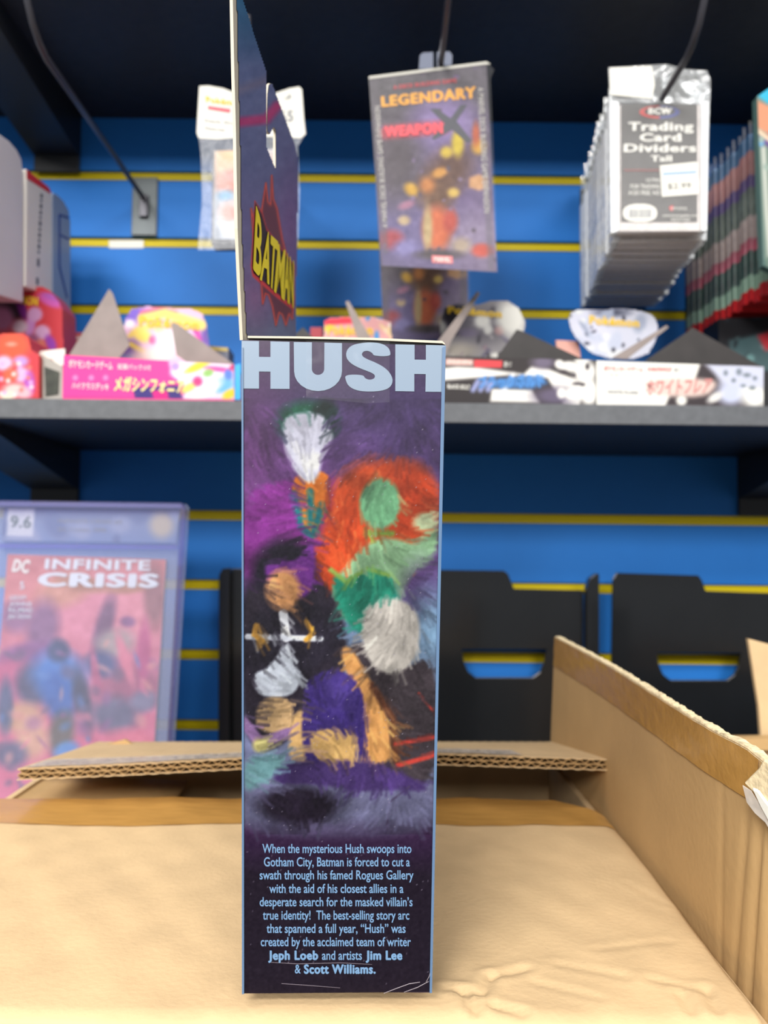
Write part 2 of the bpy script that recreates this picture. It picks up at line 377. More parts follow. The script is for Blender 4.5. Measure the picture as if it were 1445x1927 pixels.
# front flap: worn sheet with a rounded crease, dents and wrinkles
CREASES = [((840, 1862), (905, 1872), .0010), ((905, 1872), (925, 1840), .0010), ((925, 1840), (990, 1822), .0008), ((872, 1868), (895, 1905), .0012), ((930, 1895), (985, 1908), .001), ((1280, 1872), (1300, 1905), .0009), ((1050, 1815), (1180, 1842), .0004), ((1120, 1790), (1260, 1770), .0003), ((1225, 1845), (1330, 1868), .0005), ((1180, 1660), (1250, 1700), .0003), ((1330, 1860), (1350, 1905), .0008), ((1010, 1850), (1130, 1880), .0004)]
FL = ZP(-.153)
cre = [(FL(*a), FL(*b), h) for a, b, h in CREASES]
def vnoise(x, y, s, seed=0):
    return math.sin(x * s * 1.3 + seed) * math.cos(y * s + seed * 2.1) + .5 * math.sin(x * s * 2.9 + y * s * 2.1 + seed * 3)
def flap_sheet(name, x0, x1, y0, y1, nx, ny, zf, thick, m, parent, trim=None):
    V = []; Fc = []
    for j in range(ny + 1):
        for i in range(nx + 1):
            x = x0 + (x1 - x0) * i / nx; y = y0 + (y1 - y0) * j / ny
            if trim: x, y = trim(x, y, i / nx, j / ny)
            V.append((x, y, zf(x, y)))
    n = len(V); V += [(a, b, c - thick) for a, b, c in V]; q = lambda i, j: j * (nx + 1) + i
    for j in range(ny):
        for i in range(nx):
            a, b, c, d = q(i, j), q(i + 1, j), q(i + 1, j + 1), q(i, j + 1); Fc += [(a, b, c, d), (n + d, n + c, n + b, n + a)]
    for i in range(nx): Fc += [(q(i, 0), n + q(i, 0), n + q(i + 1, 0), q(i + 1, 0)), (q(i, ny), q(i + 1, ny), n + q(i + 1, ny), n + q(i, ny))]
    for j in range(ny): Fc += [(q(0, j), q(0, j + 1), n + q(0, j + 1), n + q(0, j)), (q(nx, j), n + q(nx, j), n + q(nx, j + 1), q(nx, j + 1))]
    return mesh(name, V, Fc, m, parent, smooth=True)
def zfront(x, y):
    z = ZT + .0007 * vnoise(x, y, 22) * min(1, abs(x + .0) * 8 + .15) + .00025 * vnoise(x, y, 80, 2)
    e = y - Y0
    if e < .007: z -= .0022 * (1 - e / .007) ** 2
    ex = X1 - x
    if ex < .008: z -= .003 * (1 - ex / .008) ** 2
    for a, b, h in cre:
        ax, ay, bx, by = a.x, a.y, b.x, b.y; L = (bx - ax) ** 2 + (by - ay) ** 2
        s = max(0, min(1, ((x - ax) * (bx - ax) + (y - ay) * (by - ay)) / L)); d = math.hypot(x - ax - s * (bx - ax), y - ay - s * (by - ay))
        z -= h * math.exp(-(d / .0016) ** 2) - .5 * h * math.exp(-((d - .004) / .002) ** 2)
    return min(z, ZT + .0012)
def trimf(x, y, u, v):
    yy = Y0 + (y - Y0) * (1 + .012 * math.sin(x * 14 + 1) - .02 * max(0, (-.12 - x) / .1) ** 2)
    x -= .006 * u ** 8 * (1 - v) ** 2
    if u > .93 and v > .8: yy -= .022 * ((u - .93) / .07) * ((v - .8) / .2)
    return x, yy
ff = flap_sheet('front_flap', X0, X1, Y0, .4945, 190, 130, zfront, .0035, KRAFT, ct, trimf)
def strip_on(name, x0, x1, y0f, y1f, nx, ny, zf, m, parent, up=.00035):
    V = []; Fc = []
    for j in range(ny + 1):
        for i in range(nx + 1):
            x = x0 + (x1 - x0) * i / nx; y = y0f(x) + (y1f(x) - y0f(x)) * j / ny
            V.append((x, y, zf(x, y) + up + .0003 * abs(vnoise(x, y, 60, 1))))
            if i < nx and j < ny: a = j * (nx + 1) + i; Fc.append((a, a + 1, a + nx + 2, a + nx + 1))
    return mesh(name, V, Fc, m, parent, smooth=True)
yb = lambda x: Y0 + (.4945 - Y0) * (1 + .012 * math.sin(x * 14 + 1) - .02 * max(0, (-.12 - x) / .1) ** 2) - .0005 - (.022 * (x - (X0 + .93 * (X1 - X0))) / (.07 * (X1 - X0)) if x > X0 + .93 * (X1 - X0) else 0)
strip_on('packing_tape', X0 + .002, X1 - .001, lambda x: .4510 + .018 * x * 0 + (.006 if x < -.05 else 0) * min(1, (-.05 - x) / .05) * -1, yb, 90, 10, zfront, TAPE, ff)
# left flap folded in below
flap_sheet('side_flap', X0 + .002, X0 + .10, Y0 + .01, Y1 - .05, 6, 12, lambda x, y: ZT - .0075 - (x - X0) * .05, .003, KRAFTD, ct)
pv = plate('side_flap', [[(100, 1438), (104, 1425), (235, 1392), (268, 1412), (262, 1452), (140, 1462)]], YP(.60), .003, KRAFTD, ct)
# back flap: double-wall board with real fluting, standing slightly open
yn, yf_ = .480, .615
def znear(x):
    px = 722 + x / yn * F; t = np.interp(px, [40, 250, 450, 640, 830, 1150], [1458, 1449, 1438, 1431, 1429, 1440]); return YP(yn)(px, t).z
def zback(x, y):
    s = (y - yn) / (yf_ - yn); zf = YP(yf_)(722 + x / yf_ * F, 1404).z
    return znear(x) * (1 - s) + zf * s
xl, xr = (47 - 722) / F * yn, (1142 - 722) / F * yn
bf = thing('back_flap', (0, yf_, ZT)); bf.parent = ct; bf.location = Vector((0, yf_, ZT)) - ct.location; OFF[bf.name] = Vector((0, yf_, ZT))
def ribbon(name, dz, wav, ph, m, thick=.0004, n=170, yfront=yn, up=0):
    V = []; Fc = []; N = n * (4 if wav else 1)
    for j, y in enumerate((yfront, .5 * (yn + yf_), yf_)):
        for i in range(N + 1):
            x = xl + (xr - xl) * i / N; z = zback(x, y) + dz + (wav * math.sin(x * 2 * math.pi / .0068 + ph + .6 * math.sin(x * 40)) if wav else .00012 * math.sin(x * 900))
            V.append((x, y + (.0006 * math.sin(x * 700 + dz * 5000) if j == 0 else 0), z))
    n0 = len(V); V += [(a, b, c - thick) for a, b, c in V]; M = N + 1
    for j in range(2):
        for i in range(N): a = j * M + i; Fc += [(a, a + 1, a + M + 1, a + M), (n0 + a + M, n0 + a + M + 1, n0 + a + 1, n0 + a)]
    for i in range(N): Fc += [(i, n0 + i, n0 + i + 1, i + 1)]
    for j in range(2): Fc += [(j * M, (j + 1) * M, n0 + (j + 1) * M, n0 + j * M), (j * M + N, n0 + j * M + N, n0 + (j + 1) * M + N, (j + 1) * M + N)]
    return mesh(name, V, Fc, m, bf, smooth=False)
H_ = .0031
ribbon('liner_sheet', 0.0033, 0, 0, KRAFT, .0005); ribbon('liner_sheet', 0.0003, 0, 0, KRAFTD, .0005); ribbon('liner_sheet', -.0028, 0, 0, KRAFT, .0005)
ribbon('fluting', 0.0018, .0011, 0, KRAFTD); ribbon('fluting', -.0012, .0011, 1.4, KRAFTD)
# clear tape over the free edge of the back flap
CT = clear_mat('clear_packing_tape', (.97, .95, .92), .42, .18, .12, .8, 90, (.86, .82, .76))  # milky haze in the colour stands in for whitish highlights on the tape
strip_on('clear_tape', xl + .004, xr - .05, lambda x: yn + .0005, lambda x: yn + .040 + .006 * math.sin(x * 9), 120, 8, lambda x, y: zback(x, y) + .0035, CT, bf, .0004)
# right flap standing up
def xright(y, z):  # slight outward curl near the camera end, with folds
    g = 0
    for yc, k, h in ((.292, .10, .0016), (.283, -.06, .0022), (.302, .16, .0009), (.318, .05, .0005)):
        g += h * math.exp(-((y - yc - k * (ZT + .03 - z)) / .0022) ** 2) * min(1, max(0, (ZT + .075 - z) / .03))
    return g + xright0(y, z)
def xright0(y, z):
    s = max(0, (.345 - y) / .09); top = (z - ZT) / .086
    return .1335 + .0012 * math.sin(y * 16) * top + .010 * s * s * top - .004 * (1 - top) * max(0, (y - .5) / .12) 
def ztop(y):
    px = 722 + .1345 / y * F
    t = np.interp(px, [1045, 1150, 1280, 1370, 1400, 1425, 1470], [1197, 1256, 1334, 1388, 1406, 1432, 1500]); return Plane((.1345, 0, 0), (1, 0, 0))(px, t).z
V = []; Fc = []; nu, nv = 220, 24; th = .0045
for j in range(nv + 1):
    for i in range(nu + 1):
        y = .620 - (.620 - .262) * i / nu; z = (ZT - .012) + (ztop(y) + .00015 * math.sin(y * 230) - (ZT - .012)) * j / nv; V.append((xright(y, z), y, z))
n0 = len(V); V += [(a + th, b, c) for a, b, c in V]; M = nu + 1
for j in range(nv):
    for i in range(nu): a = j * M + i; Fc += [(a, a + 1, a + M + 1, a + M), (n0 + a + M, n0 + a + M + 1, n0 + a + 1, n0 + a)]
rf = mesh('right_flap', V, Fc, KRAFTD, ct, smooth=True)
Ve = [];Fe = []
for i in range(nu + 1):
    y = .620 - (.620 - .262) * i / nu; z = ztop(y) + .00015 * math.sin(y * 230); x = xright(y, z); r = random.uniform(-.0004, .0004)
    Ve += [(x - .0001, y, z - .0006), (x + .0005, y, z + .0006 + r), (x + th - .0005, y, z + .0006 - r), (x + th + .0001, y, z - .0006)]
    if i: a = 4 * (i - 1); Fe += [(a, a + 1, a + 5, a + 4), (a + 1, a + 2, a + 6, a + 5), (a + 2, a + 3, a + 7, a + 6)]
mesh('cut_edge', Ve, Fe, KEDGE, rf)
zz = lambda j: 1
Ve = []; Fe = []
for i in (0, nu):
    Ve = []
    for j in range(nv + 1): Ve.append(V[j * M + i]); Ve.append(V[n0 + j * M + i])
    mesh('cut_edge', Ve, [(2 * j, 2 * j + 1, 2 * j + 3, 2 * j + 2) for j in range(nv)], KEDGE, rf)
Vt = []; Ft = []; nt_ = 100
for j in range(7):
    for i in range(nt_ + 1):
        y = .619 - (.619 - .290) * i / nt_; z1 = ztop(y) - .0004; z = z1 - (.0215 - .004 * (i / nt_)) * j / 6; Vt.append((xright(y, z) - .0004 - .0002 * abs(math.sin(y * 90 + j)), y, z))
        if i < nt_ and j < 6: a = j * (nt_ + 1) + i; Ft.append((a, a + 1, a + nt_ + 2, a + nt_ + 1))
mesh('packing_tape', Vt, Ft, TAPE, rf, smooth=True)
# torn, folded lump of board at the near end of the right flap
T = Plane((.128, .29, 0), (1, .45, 0))
for nm, o, tk, m in (('torn_board', [(1398, 1474), (1410, 1462), (1426, 1446), (1436, 1428), (1452, 1440), (1475, 1470), (1475, 1560), (1444, 1536), (1432, 1512), (1418, 1494)], .003, KEDGE),
                     ('torn_board', [(1412, 1482), (1424, 1486), (1440, 1508), (1462, 1535), (1470, 1570), (1445, 1548), (1430, 1520)], .0015, WHITEC)):
    ob = plate(nm, [o], T if m is KEDGE else Plane((.1265, .29, 0), (1, .45, 0)), tk, m, rf); ob.modifiers.new('b', 'BEVEL').width = .0006
plate('clear_tape', [[(1397, 1478), (1412, 1488), (1430, 1516), (1445, 1545), (1470, 1600), (1440, 1548), (1420, 1530), (1405, 1510)]], Plane((.1275, .29, 0), (1, .45, 0)), .0004, CT, rf)
# second carton behind, at the right edge of the view
c2 = thing('cardboard_carton', (.43, .46, ZT - .31), 'second brown carton at the right edge, one flap standing up', 'carton')
for nm, a, b in (('side_wall', (.262, .30, zb), (.60, .304, ZT - .01)), ('side_wall', (.262, .616, zb), (.60, .62, ZT - .01)), ('side_wall', (.262, .304, zb), (.266, .616, ZT - .01)), ('side_wall', (.596, .304, zb), (.60, .616, ZT - .01)), ('base', (.266, .304, zb), (.596, .616, zb + .004))):
    box(nm, a, b, KRAFT, c2)
plate('back_flap', [[(1408, 1202), (1500, 1226), (1560, 1240), (1560, 1440), (1436, 1440), (1428, 1330), (1420, 1280), (1414, 1240)]], YP(.618), .004, KRAFT, c2)
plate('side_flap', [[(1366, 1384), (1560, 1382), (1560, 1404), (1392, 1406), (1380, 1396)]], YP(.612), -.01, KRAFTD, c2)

# ================================================================== THE TALL PRINTED BOX
FY = .275
FP = YP(FY)
TL, TR, BR, BL = (456, 640), (838, 651), (812, 1866), (457, 1869)
hb = thing('toy_box', FP(635, 1869), 'tall narrow glossy purple box with blue lettering and a hanging header card', 'box')
a, b, c, d = [FP(*p) for p in (TL, TR, BR, BL)]
for v in (c, d): v.z = (c.z + d.z) / 2
ztop_b = min(a.z, b.z)
PB = mat('pale_blue_card', col(150, 180, 212), 0.3, coat=0.3)
EDGE = mat('slate_blue_edge', col(96, 124, 158), 0.3, coat=0.4)
DP = .17
extrude('carton_shell', [a, b, c, d], (0, DP, 0), mat('deep_purple_card', col(58, 44, 82), 0.35, coat=0.1), hb, bevel=.0006)
A = Art([TL, TR, BR, BL], 2.0)
A.vgrad([(640, (62, 44, 80)), (760, (74, 56, 100)), (850, (86, 62, 112)), (1000, (98, 70, 122)), (1100, (104, 84, 140)), (1180, (120, 144, 178)), (1300, (96, 112, 140)), (1450, (120, 125, 160)), (1520, (112, 106, 140)), (1570, (72, 44, 84)), (1620, (46, 28, 56)), (1700, (32, 22, 38)), (1870, (28, 20, 34))])
A.ell(470, 980, 60, 260, (104, 44, 104), .8, 0, .6); A.ell(800, 760, 120, 120, (64, 50, 98), .8, 0, .5); A.ell(560, 900, 120, 60, (108, 66, 126), .8, 0, .5)
# plain colour masses standing in for the printed picture
A.poly(chaikin([(456, 960), (478, 915), (545, 902), (600, 890), (650, 905), (640, 1080), (560, 1120), (456, 1110)]), (132, 50, 140), 5)
A.poly(chaikin([(545, 912), (560, 892), (612, 884), (625, 912), (600, 1000), (570, 1010)]), (222, 120, 44), 3)
A.line([(552, 930), (566, 990), (588, 1010), (606, 950)], 13, (34, 110, 118), 4); A.line([(584, 925), (584, 985)], 12, (36, 120, 124), 4)
A.ell(578, 795, 56, 40, (24, 92, 70), .25); A.ell(612, 790, 28, 36, (22, 40, 40), .3)
A.poly(chaikin([(530, 800), (545, 778), (602, 776), (622, 800), (628, 830), (606, 862), (600, 900), (575, 912), (550, 880), (536, 850)]), (196, 196, 214), 4);

A.ell(720, 960, 105, 95, (196, 74, 36), .15, -15); A.ell(655, 1030, 60, 105, (196, 72, 36), .2, 30); A.ell(770, 940, 52, 70, (176, 62, 32), .25)
for i in range(34):
    x = random.uniform(615, 805); y = random.uniform(870, 1130)
    if abs(x - 715) < 38 and 890 < y < 1010: continue
    if ((x - 700) / 110) ** 2 + ((y - 985) / 135) ** 2 < 1: A.line([(x, y), (x + random.uniform(-16, 6), y + 18), (x + random.uniform(-24, 8), y + 40)], 5, random.choice([(228, 106, 56), (150, 48, 26), (214, 88, 44)]), 2.5, .8)
A.poly(chaikin([(640, 1080), (690, 1020), (740, 1010), (790, 1030), (800, 990), (828, 1000), (812, 1060), (770, 1085), (750, 1150), (640, 1180), (620, 1100)]), (142, 186, 142), 5)
A.ell(715, 948, 38, 48, (112, 172, 128), .12, 5);
A.poly(chaikin([(618, 1080), (660, 1092), (690, 1068), (735, 1080), (760, 1150), (700, 1200), (650, 1180)]), (34, 132, 108), 5)
A.line([(690, 1004), (738, 1004)], 10, (116, 160, 70), 4, .9); A.line([(622, 1072), (652, 1096), (690, 1070), (730, 1082)], 9, (132, 170, 80), 3, .9)
A.ell(800, 985, 22, 18, (206, 222, 176), .4)
A.ell(790, 1120, 34, 60, (78, 52, 104), .6, 0, .7); A.ell(810, 1170, 36, 60, (120, 156, 184), .6, 0, .8)
A.ell(535, 1085, 62, 70, (32, 28, 42), .2); A.ell(490, 1150, 40, 60, (34, 28, 44), .35)
A.poly(chaikin([(456, 1090), (500, 1120), (600, 1080), (642, 1140), (660, 1250), (600, 1330), (520, 1420), (456, 1400)]), (44, 38, 50), 6)
A.poly(chaikin([(590, 1120), (640, 1150), (650, 1220), (560, 1280), (460, 1290), (457, 1150)]), (38, 34, 46), 6)
A.poly(chaikin([(498, 1060), (520, 1050), (560, 1060), (590, 1000), (594, 1090), (575, 1130), (520, 1120), (500, 1090)]), (112, 50, 140), 4)
A.ell(532, 1110, 32, 38, (222, 158, 104), .2);
A.line([(533, 1155), (538, 1200)], 17, (222, 224, 232), 2); A.line([(466, 1198), (604, 1202)], 11, (200, 204, 216), 2); A.poly(chaikin([(470, 1270), (510, 1255), (540, 1200), (552, 1255), (570, 1275), (550, 1312), (486, 1312)]), (214, 222, 236), 3)
A.line([(482, 1178), (478, 1195), (494, 1206)], 9, (206, 150, 60), 2.5); A.line([(576, 1170), (590, 1190), (576, 1204)], 9, (206, 150, 60), 2.5)
A.poly(chaikin([(488, 1312), (550, 1312), (552, 1370), (530, 1385), (478, 1370)]), (204, 168, 122), 4)
A.line([(458, 1358), (490, 1398), (540, 1380)], 20, (140, 108, 156), 3); A.ell(491, 1402, 15, 15, (176, 168, 110), .3); A.poly(chaikin([(458, 1420), (540, 1420), (520, 1470), (458, 1500)]), (104, 146, 152), 6)
A.poly(chaikin([(640, 1215), (700, 1205), (770, 1260), (822, 1250), (820, 1480), (740, 1470), (690, 1380)]), (58, 50, 56), 5)
A.poly(chaikin([(780, 1240), (823, 1245), (820, 1490), (700, 1480), (730, 1300)]), (62, 54, 60), 5)
A.poly(chaikin([(636, 1222), (660, 1214), (690, 1270), (722, 1320), (738, 1400), (730, 1440), (660, 1440), (664, 1300)]), (216, 156, 92), 4); A.poly(chaikin([(548, 1345), (580, 1330), (600, 1430), (540, 1440)]), (218, 176, 116), 4)
A.line([(700, 1290), (738, 1350), (745, 1430)], 14, (96, 58, 42), 4)
A.poly(chaikin([(684, 1160), (695, 1135), (735, 1122), (780, 1140), (792, 1180), (784, 1240), (745, 1275), (700, 1255), (680, 1210)]), (196, 190, 182), 4)


A.line([(745, 1400), (822, 1386)], 8, (182, 62, 54), 2.5); A.line([(748, 1440), (822, 1420)], 9, (182, 62, 54), 2.5); A.line([(788, 1305), (820, 1345)], 5, (182, 62, 54), 2)
A.poly(chaikin([(456, 1500), (500, 1465), (560, 1455), (700, 1450), (790, 1480), (818, 1500), (816, 1580), (456, 1580)]), (104, 104, 136), 7)
A.poly(chaikin([(568, 1330), (575, 1280), (610, 1260), (650, 1262), (684, 1300), (688, 1370), (680, 1450), (580, 1450), (568, 1400)]), (62, 46, 116), 3); A.ell(638, 1300, 24, 26, (84, 66, 144), .8, 0, .6); A.poly(chaikin([(580, 1372), (676, 1370), (668, 1420), (655, 1440), (610, 1440), (588, 1420)]), (214, 172, 108), 3)

A.poly(chaikin([(512, 1475), (560, 1440), (640, 1452), (700, 1440), (760, 1460), (812, 1485), (740, 1484), (666, 1486), (600, 1470)]), (66, 48, 100), 4); A.poly(chaikin([(512, 1478), (520, 1440), (580, 1430), (700, 1430), (760, 1456), (818, 1490), (740, 1484), (670, 1490), (600, 1474)]), (66, 48, 100), 5)
A.ell(560, 1515, 74, 34, (34, 26, 42), .25); A.line([(728, 1560), (732, 1510), (770, 1480)], 3, (74, 62, 92), 2)
g = np.clip((A.Y - 1535) / 60, 0, 1); A.mix(g * (A.Y < 1700), (50, 30, 62)); g2 = np.clip((A.Y - 1590) / 60, 0, 1); A.mix(g2, (32, 23, 39))
big = Art([TL, TR, BR, BL], 2.0, (0, 0, 0)); big.c += 100; big.noise(14, 46); A.c = np.where((A.Y[..., None] > 750) & (A.Y[..., None] < 1570), np.clip(A.c * big.c / 100, 0, 240), A.c)
for i in range(1900):       # broken brush marks inside the colour masses
    x = random.uniform(462, 822); y = random.uniform(760, 1560); j = int((1868 - y) / 1228 * (A.ny - 1)); i2 = int((x - 457) / 370 * (A.nx - 1))
    c0_ = A.c[j, min(i2, A.nx - 1)].copy(); k_ = random.choice((.82, .9, 1.08, 1.16)); an = 1.2 + .9 * math.sin(x * .021) + .7 * math.sin(y * .017) + random.uniform(-.3, .3)
    L = random.uniform(8, 30); A_l = [(x, y), (x + L * math.cos(an), y + L * math.sin(an))]
    xx0, xx1 = max(0, i2 - 16), min(A.nx, i2 + 17); yy0, yy1 = max(0, j - 16), min(A.ny, j + 17)
    X_, Y_ = A.X[yy0:yy1, xx0:xx1], A.Y[yy0:yy1, xx0:xx1]; e = np.array(A_l[1]) - np.array(A_l[0]); t_k = np.clip(((X_ - x) * e[0] + (Y_ - y) * e[1]) / (e @ e), 0, 1)
    d_ = np.hypot(X_ - x - t_k * e[0], Y_ - y - t_k * e[1]); al = (np.clip((3.2 - d_) / 5 + .3, 0, 1) * .7)[..., None]
    A.c[yy0:yy1, xx0:xx1] = A.c[yy0:yy1, xx0:xx1] * (1 - al) + np.clip(c0_ * k_, 0, 245) * al
A.noise(3.0, 5)
for i in range(260): A.ell(random.uniform(460, 830), random.uniform(745, 1860), .9, .9, (178, 170, 190), .9, 0, .7)
A.build('front_print', FP, PRG, hb, .0002, gain=.62)
NAV = mat('pale_blue_ink', col(134, 152, 172), 0.35, coat=0.05)
def cr(p): return [(440 + x / 3.4405, 600 + y / 3.4405) for x, y in p]
Hs = [cr([(50, 142), (163, 144), (163, 246), (237, 247), (237, 146), (361, 149), (361, 454), (237, 453), (237, 342), (163, 341), (163, 452), (50, 451)]),
      cr([(1045, 165), (1170, 168), (1170, 264), (1243, 265), (1243, 169), (1372, 172), (1356, 473), (1240, 472), (1242, 358), (1168, 357), (1168, 470), (1045, 468)])]
def arc(cx, cy, rx, ry, a0, a1, n=12): return [(cx + rx * math.cos(math.radians(a0 + (a1 - a0) * i / n)), cy + ry * math.sin(math.radians(a0 + (a1 - a0) * i / n))) for i in range(n + 1)]
U = cr([(388, 150), (505, 152)] + arc(545, 325, 40, 38, 180, 0) + [(586, 154), (700, 157)] + arc(545, 340, 155, 128, 0, 180))
Sp = [(1012, 243), (905, 240), (898, 222), (870, 206), (838, 210), (826, 232), (845, 254), (930, 288), (990, 325), (1022, 368), (1030, 408), (1010, 446), (960, 466), (880, 472), (800, 466), (745, 440), (724, 400), (719, 361), (838, 362), (848, 385), (878, 396), (908, 388), (916, 368), (896, 350), (810, 318), (755, 288), (726, 250), (728, 206), (760, 172), (820, 156), (900, 152), (960, 160), (1000, 185), (1014, 215)]
Ss = cr(chaikin(Sp, 2))
for o in (*Hs, U, Ss): plate('title_letter', [o], Plane((0, FY - .0004, 0), (0, 1, 0)), 0, NAV, hb)
lines = [('When the mysterious Hush swoops into', 494, 774, 1604), ('Gotham City, Batman is forced to cut a', 497, 771, 1629), ('swath through his famed Rogues Gallery', 489, 778, 1653.5),
         ('with the aid of his closest allies in a', 507, 759, 1679), ("desperate search for the masked villain’s", 489, 776, 1704), ('true identity!  The best-selling story arc', 495, 770, 1729),
         ('that spanned a full year, “Hush” was', 502, 763, 1754), ('created by the acclaimed team of writer', 491, 773, 1779)]
its = [(s, [(x0, y - 17.5), (x1, y - 17.5), (x1, y), (x0, y)], .012) for s, x0, x1, y in lines]
its += [('Jeph Loeb', [(505, 1787), (599, 1787), (599, 1804), (505, 1804)], .05), ('and artists', [(606, 1787), (681, 1787), (681, 1804.5), (606, 1804.5)], .012), ('Jim Lee', [(688, 1787), (757, 1787), (757, 1804), (688, 1804)], .05),
        ('&', [(555, 1813), (566, 1813), (566, 1830), (555, 1830)], .012), ('Scott Williams.', [(572, 1813), (707, 1813), (707, 1830), (572, 1830)], .05)]
LBI = mat('light_blue_ink', col(116, 152, 190), 0.35)
lettering(its, FP, LBI, hb, 'blurb_lettering', .0005, 4)
# card edges, lid and tape
plate('edge_trim', [[(455, 655), (458.5, 655), (460, 1868), (456, 1869)]], FP, -.0008, EDGE, hb)
plate('edge_trim', [[(832, 655), (838.5, 652), (812.5, 1866), (808, 1866)]], FP, -.0009, EDGE, hb)
zl = FP(640, 634).z
lid = extrude('lid', [FP(466, 636), FP(560, 637), FP(700, 640), FP(832, 646), FP(838, 649), FP(836, 645), FP(832, 641.5), FP(700, 635.5), FP(560, 633), FP(466, 632)], (0, DP - .003, 0), CREAM, hb)
extrude('tuck_gap_shade', [FP(462, 639), FP(700, 641), FP(834, 648), FP(834, 652), FP(700, 645), FP(462, 642)], (0, .03, 0), mat('slit_shade', col(20, 18, 20), .8), hb).location.y += .0006  # dark strip painted in for the shade of the gap under the lid
CT2 = clear_mat('clear_seal_tape', (1, 1, 1), .02, .10, .08, .25, 40, (.85, .85, .9))
plate('clear_tape', [[(576, 641), (733, 643), (733, 757), (690, 759), (640, 754), (576, 748)]], Plane((0, FY - .0007, 0), (0, 1, 0)), 0, CT2, hb)
# corner wear
for pts in (((722, 1868), (748, 1858), (770, 1850), (790, 1847)), ((760, 1866), (785, 1857), (806, 1846)), ((800, 1850), (808, 1835), (811, 1820))):
    tube('corner_wear', [FP(*p, .0004) for p in pts], .00010, mat('scuffed_white', col(170, 160, 168), .7), hb, 5)
for pts in (((510, 1810), (560, 1813), (640, 1811), (700, 1814)), ((530, 1850), (575, 1853), (640, 1858))):
    tube('corner_wear', [FP(*p, .0003) for p in pts], .00010, mat('scuff', col(120, 110, 120), .5), hb, 5)
# header card
xe = FP(457, 640).x
n_h = FP(457, 640); n_t = YP(FY)(440, 0)
HN = (n_t - n_h).cross(Vector((0, 1, 0)))
HP = Plane(n_h, HN)
hout = [(457, 640), (452, 540), (447, 430), (444, 250), (440.5, 120), (438, 0), (436, -60), (440, -60), (449, 0), (499, 132), (499.5, 275), (517, 317), (518.5, 316), (518, 246), (515.5, 241), (512.5, 240), (507, 253), (502, 247), (501, 235), (503, 175), (505, 160), (508, 157), (511, 158), (554, 272), (559.5, 296), (559, 400), (557, 520), (555, 634), (470, 640)]
hc = plate('header_card', [hout], HP, .0011, CREAM, hb)
hq = [(438, -60), (562, -60), (562, 638), (438, 638)]
B = Art(hq, 2.0)
B.vgrad([(-60, (44, 96, 130)), (0, (50, 96, 132)), (60, (56, 86, 122)), (130, (84, 96, 136)), (300, (84, 92, 132)), (420, (92, 88, 130)), (560, (94, 96, 134)), (638, (84, 96, 124))])
B.line([(448, 230), (500, 224), (520, 200)], 18, (158, 54, 108), 5); B.line([(448, 170), (505, 150)], 14, (110, 100, 120), 8, .6); B.ell(478, 560, 30, 50, (130, 80, 120), .9, 0, .6); B.ell(545, 430, 22, 90, (108, 72, 124), .9, 0, .6); B.noise(3, 10)
# winged emblem behind the title
wing = [(471, 392), (480, 430), (484, 440), (499, 344), (503, 380), (508, 385), (510, 330), (513, 375), (520, 392), (530, 450), (538, 480), (546, 520), (552, 560), (549, 600), (543, 590), (537, 612), (530, 592), (524, 588), (518, 612), (511, 575), (504, 555), (498, 552), (493, 572), (490, 530), (478, 480)]
B.poly(wing, (180, 60, 50), 2.5, .9); B.poly([(x, y + 2) for x, y in wing], (82, 48, 66), 5, .9)
B.poly([(478, 378), (492, 400), (500, 430), (553, 500), (550, 582), (520, 560), (474, 520), (471, 500)], (190, 58, 60), 2.0)
B.poly([(479, 381), (491, 402), (500, 433), (551, 500), (550, 574), (520, 552), (476, 514), (473, 500)], (38, 28, 36), 1.6)
B.line(wing + wing[:1], 2.2, (206, 74, 52), 1.0, .85)
B.poly([(478, 378), (492, 400), (500, 430), (553, 500), (550, 582), (520, 560), (474, 520), (471, 500)], (190, 58, 60), 1.5)
B.poly([(479, 381), (491, 402), (500, 433), (551, 500), (550, 574), (520, 552), (476, 514), (473, 500)], (38, 28, 36), 1.2)
o = B.build('header_print', HP, PRH, hb, .0003, gain=1.45, mask=[(x + (.6 if x < 470 else 0) + (6 if x < 460 and y > -70 else 0), y) for x, y in hout])
for s, q in (('B', [(479, 383), (492, 424), (488, 524), (473, 503)]), ('A', [(498, 430), (507, 440), (504, 533), (486, 524)]), ('T', [(507, 440), (521, 453), (514, 546), (503, 534)]), ('M', [(521, 456), (535, 470), (531, 562), (513, 546)]), ('A', [(536, 470), (542, 480), (541, 569), (531, 562)]), ('N', [(543, 480), (551, 490), (550, 578), (541, 569)])):
    lettering([(s, q, .03)], HP, mat('title_yellow', col(255, 232, 50), .5, spec=.06), hb, 'title_letter', .0006, 5)

# ================================================================== CASED COMIC
SY = .742
SP = YP(SY); SP2 = Plane((0, SY + .004, 0), (0, 1, 0))
cb = thing('cased_comic', (-.28, SY, DZ), 'graded comic book sealed in a clear plastic case, standing at the left', 'comic')
CP = clear_mat('clear_case_plastic', (.97, .97, 1.0), .08, .06, .2, .1, 14, (.7, .74, .9))
zb_ = DZ + .0002
def cl(p):
    p.z = max(p.z, zb_); return p
case = [(-12, 943), (346, 948), (352, 956), (312, 1600), (-50, 1600)]
cpts = [cl(SP(*p)) for p in case]
extrude('case_back', [p + Vector((0, .008, 0)) for p in cpts], (0, .0015, 0), clear_mat('case_back_plastic', (.9, .9, .97), .22, .2, .3, 0, 10, (.45, .52, .7)), cb)
PUR = clear_mat('violet_plastic_edge', (.86, .84, 1), .12, .15, .25, 0, 10, (.5, .45, .85))
plate('case_rim', [[(346, 948), (352, 956), (322, 1440), (314, 1590), (310, 1590), (317, 1440)]], SP, -.0095, PUR, cb).location.y += .0
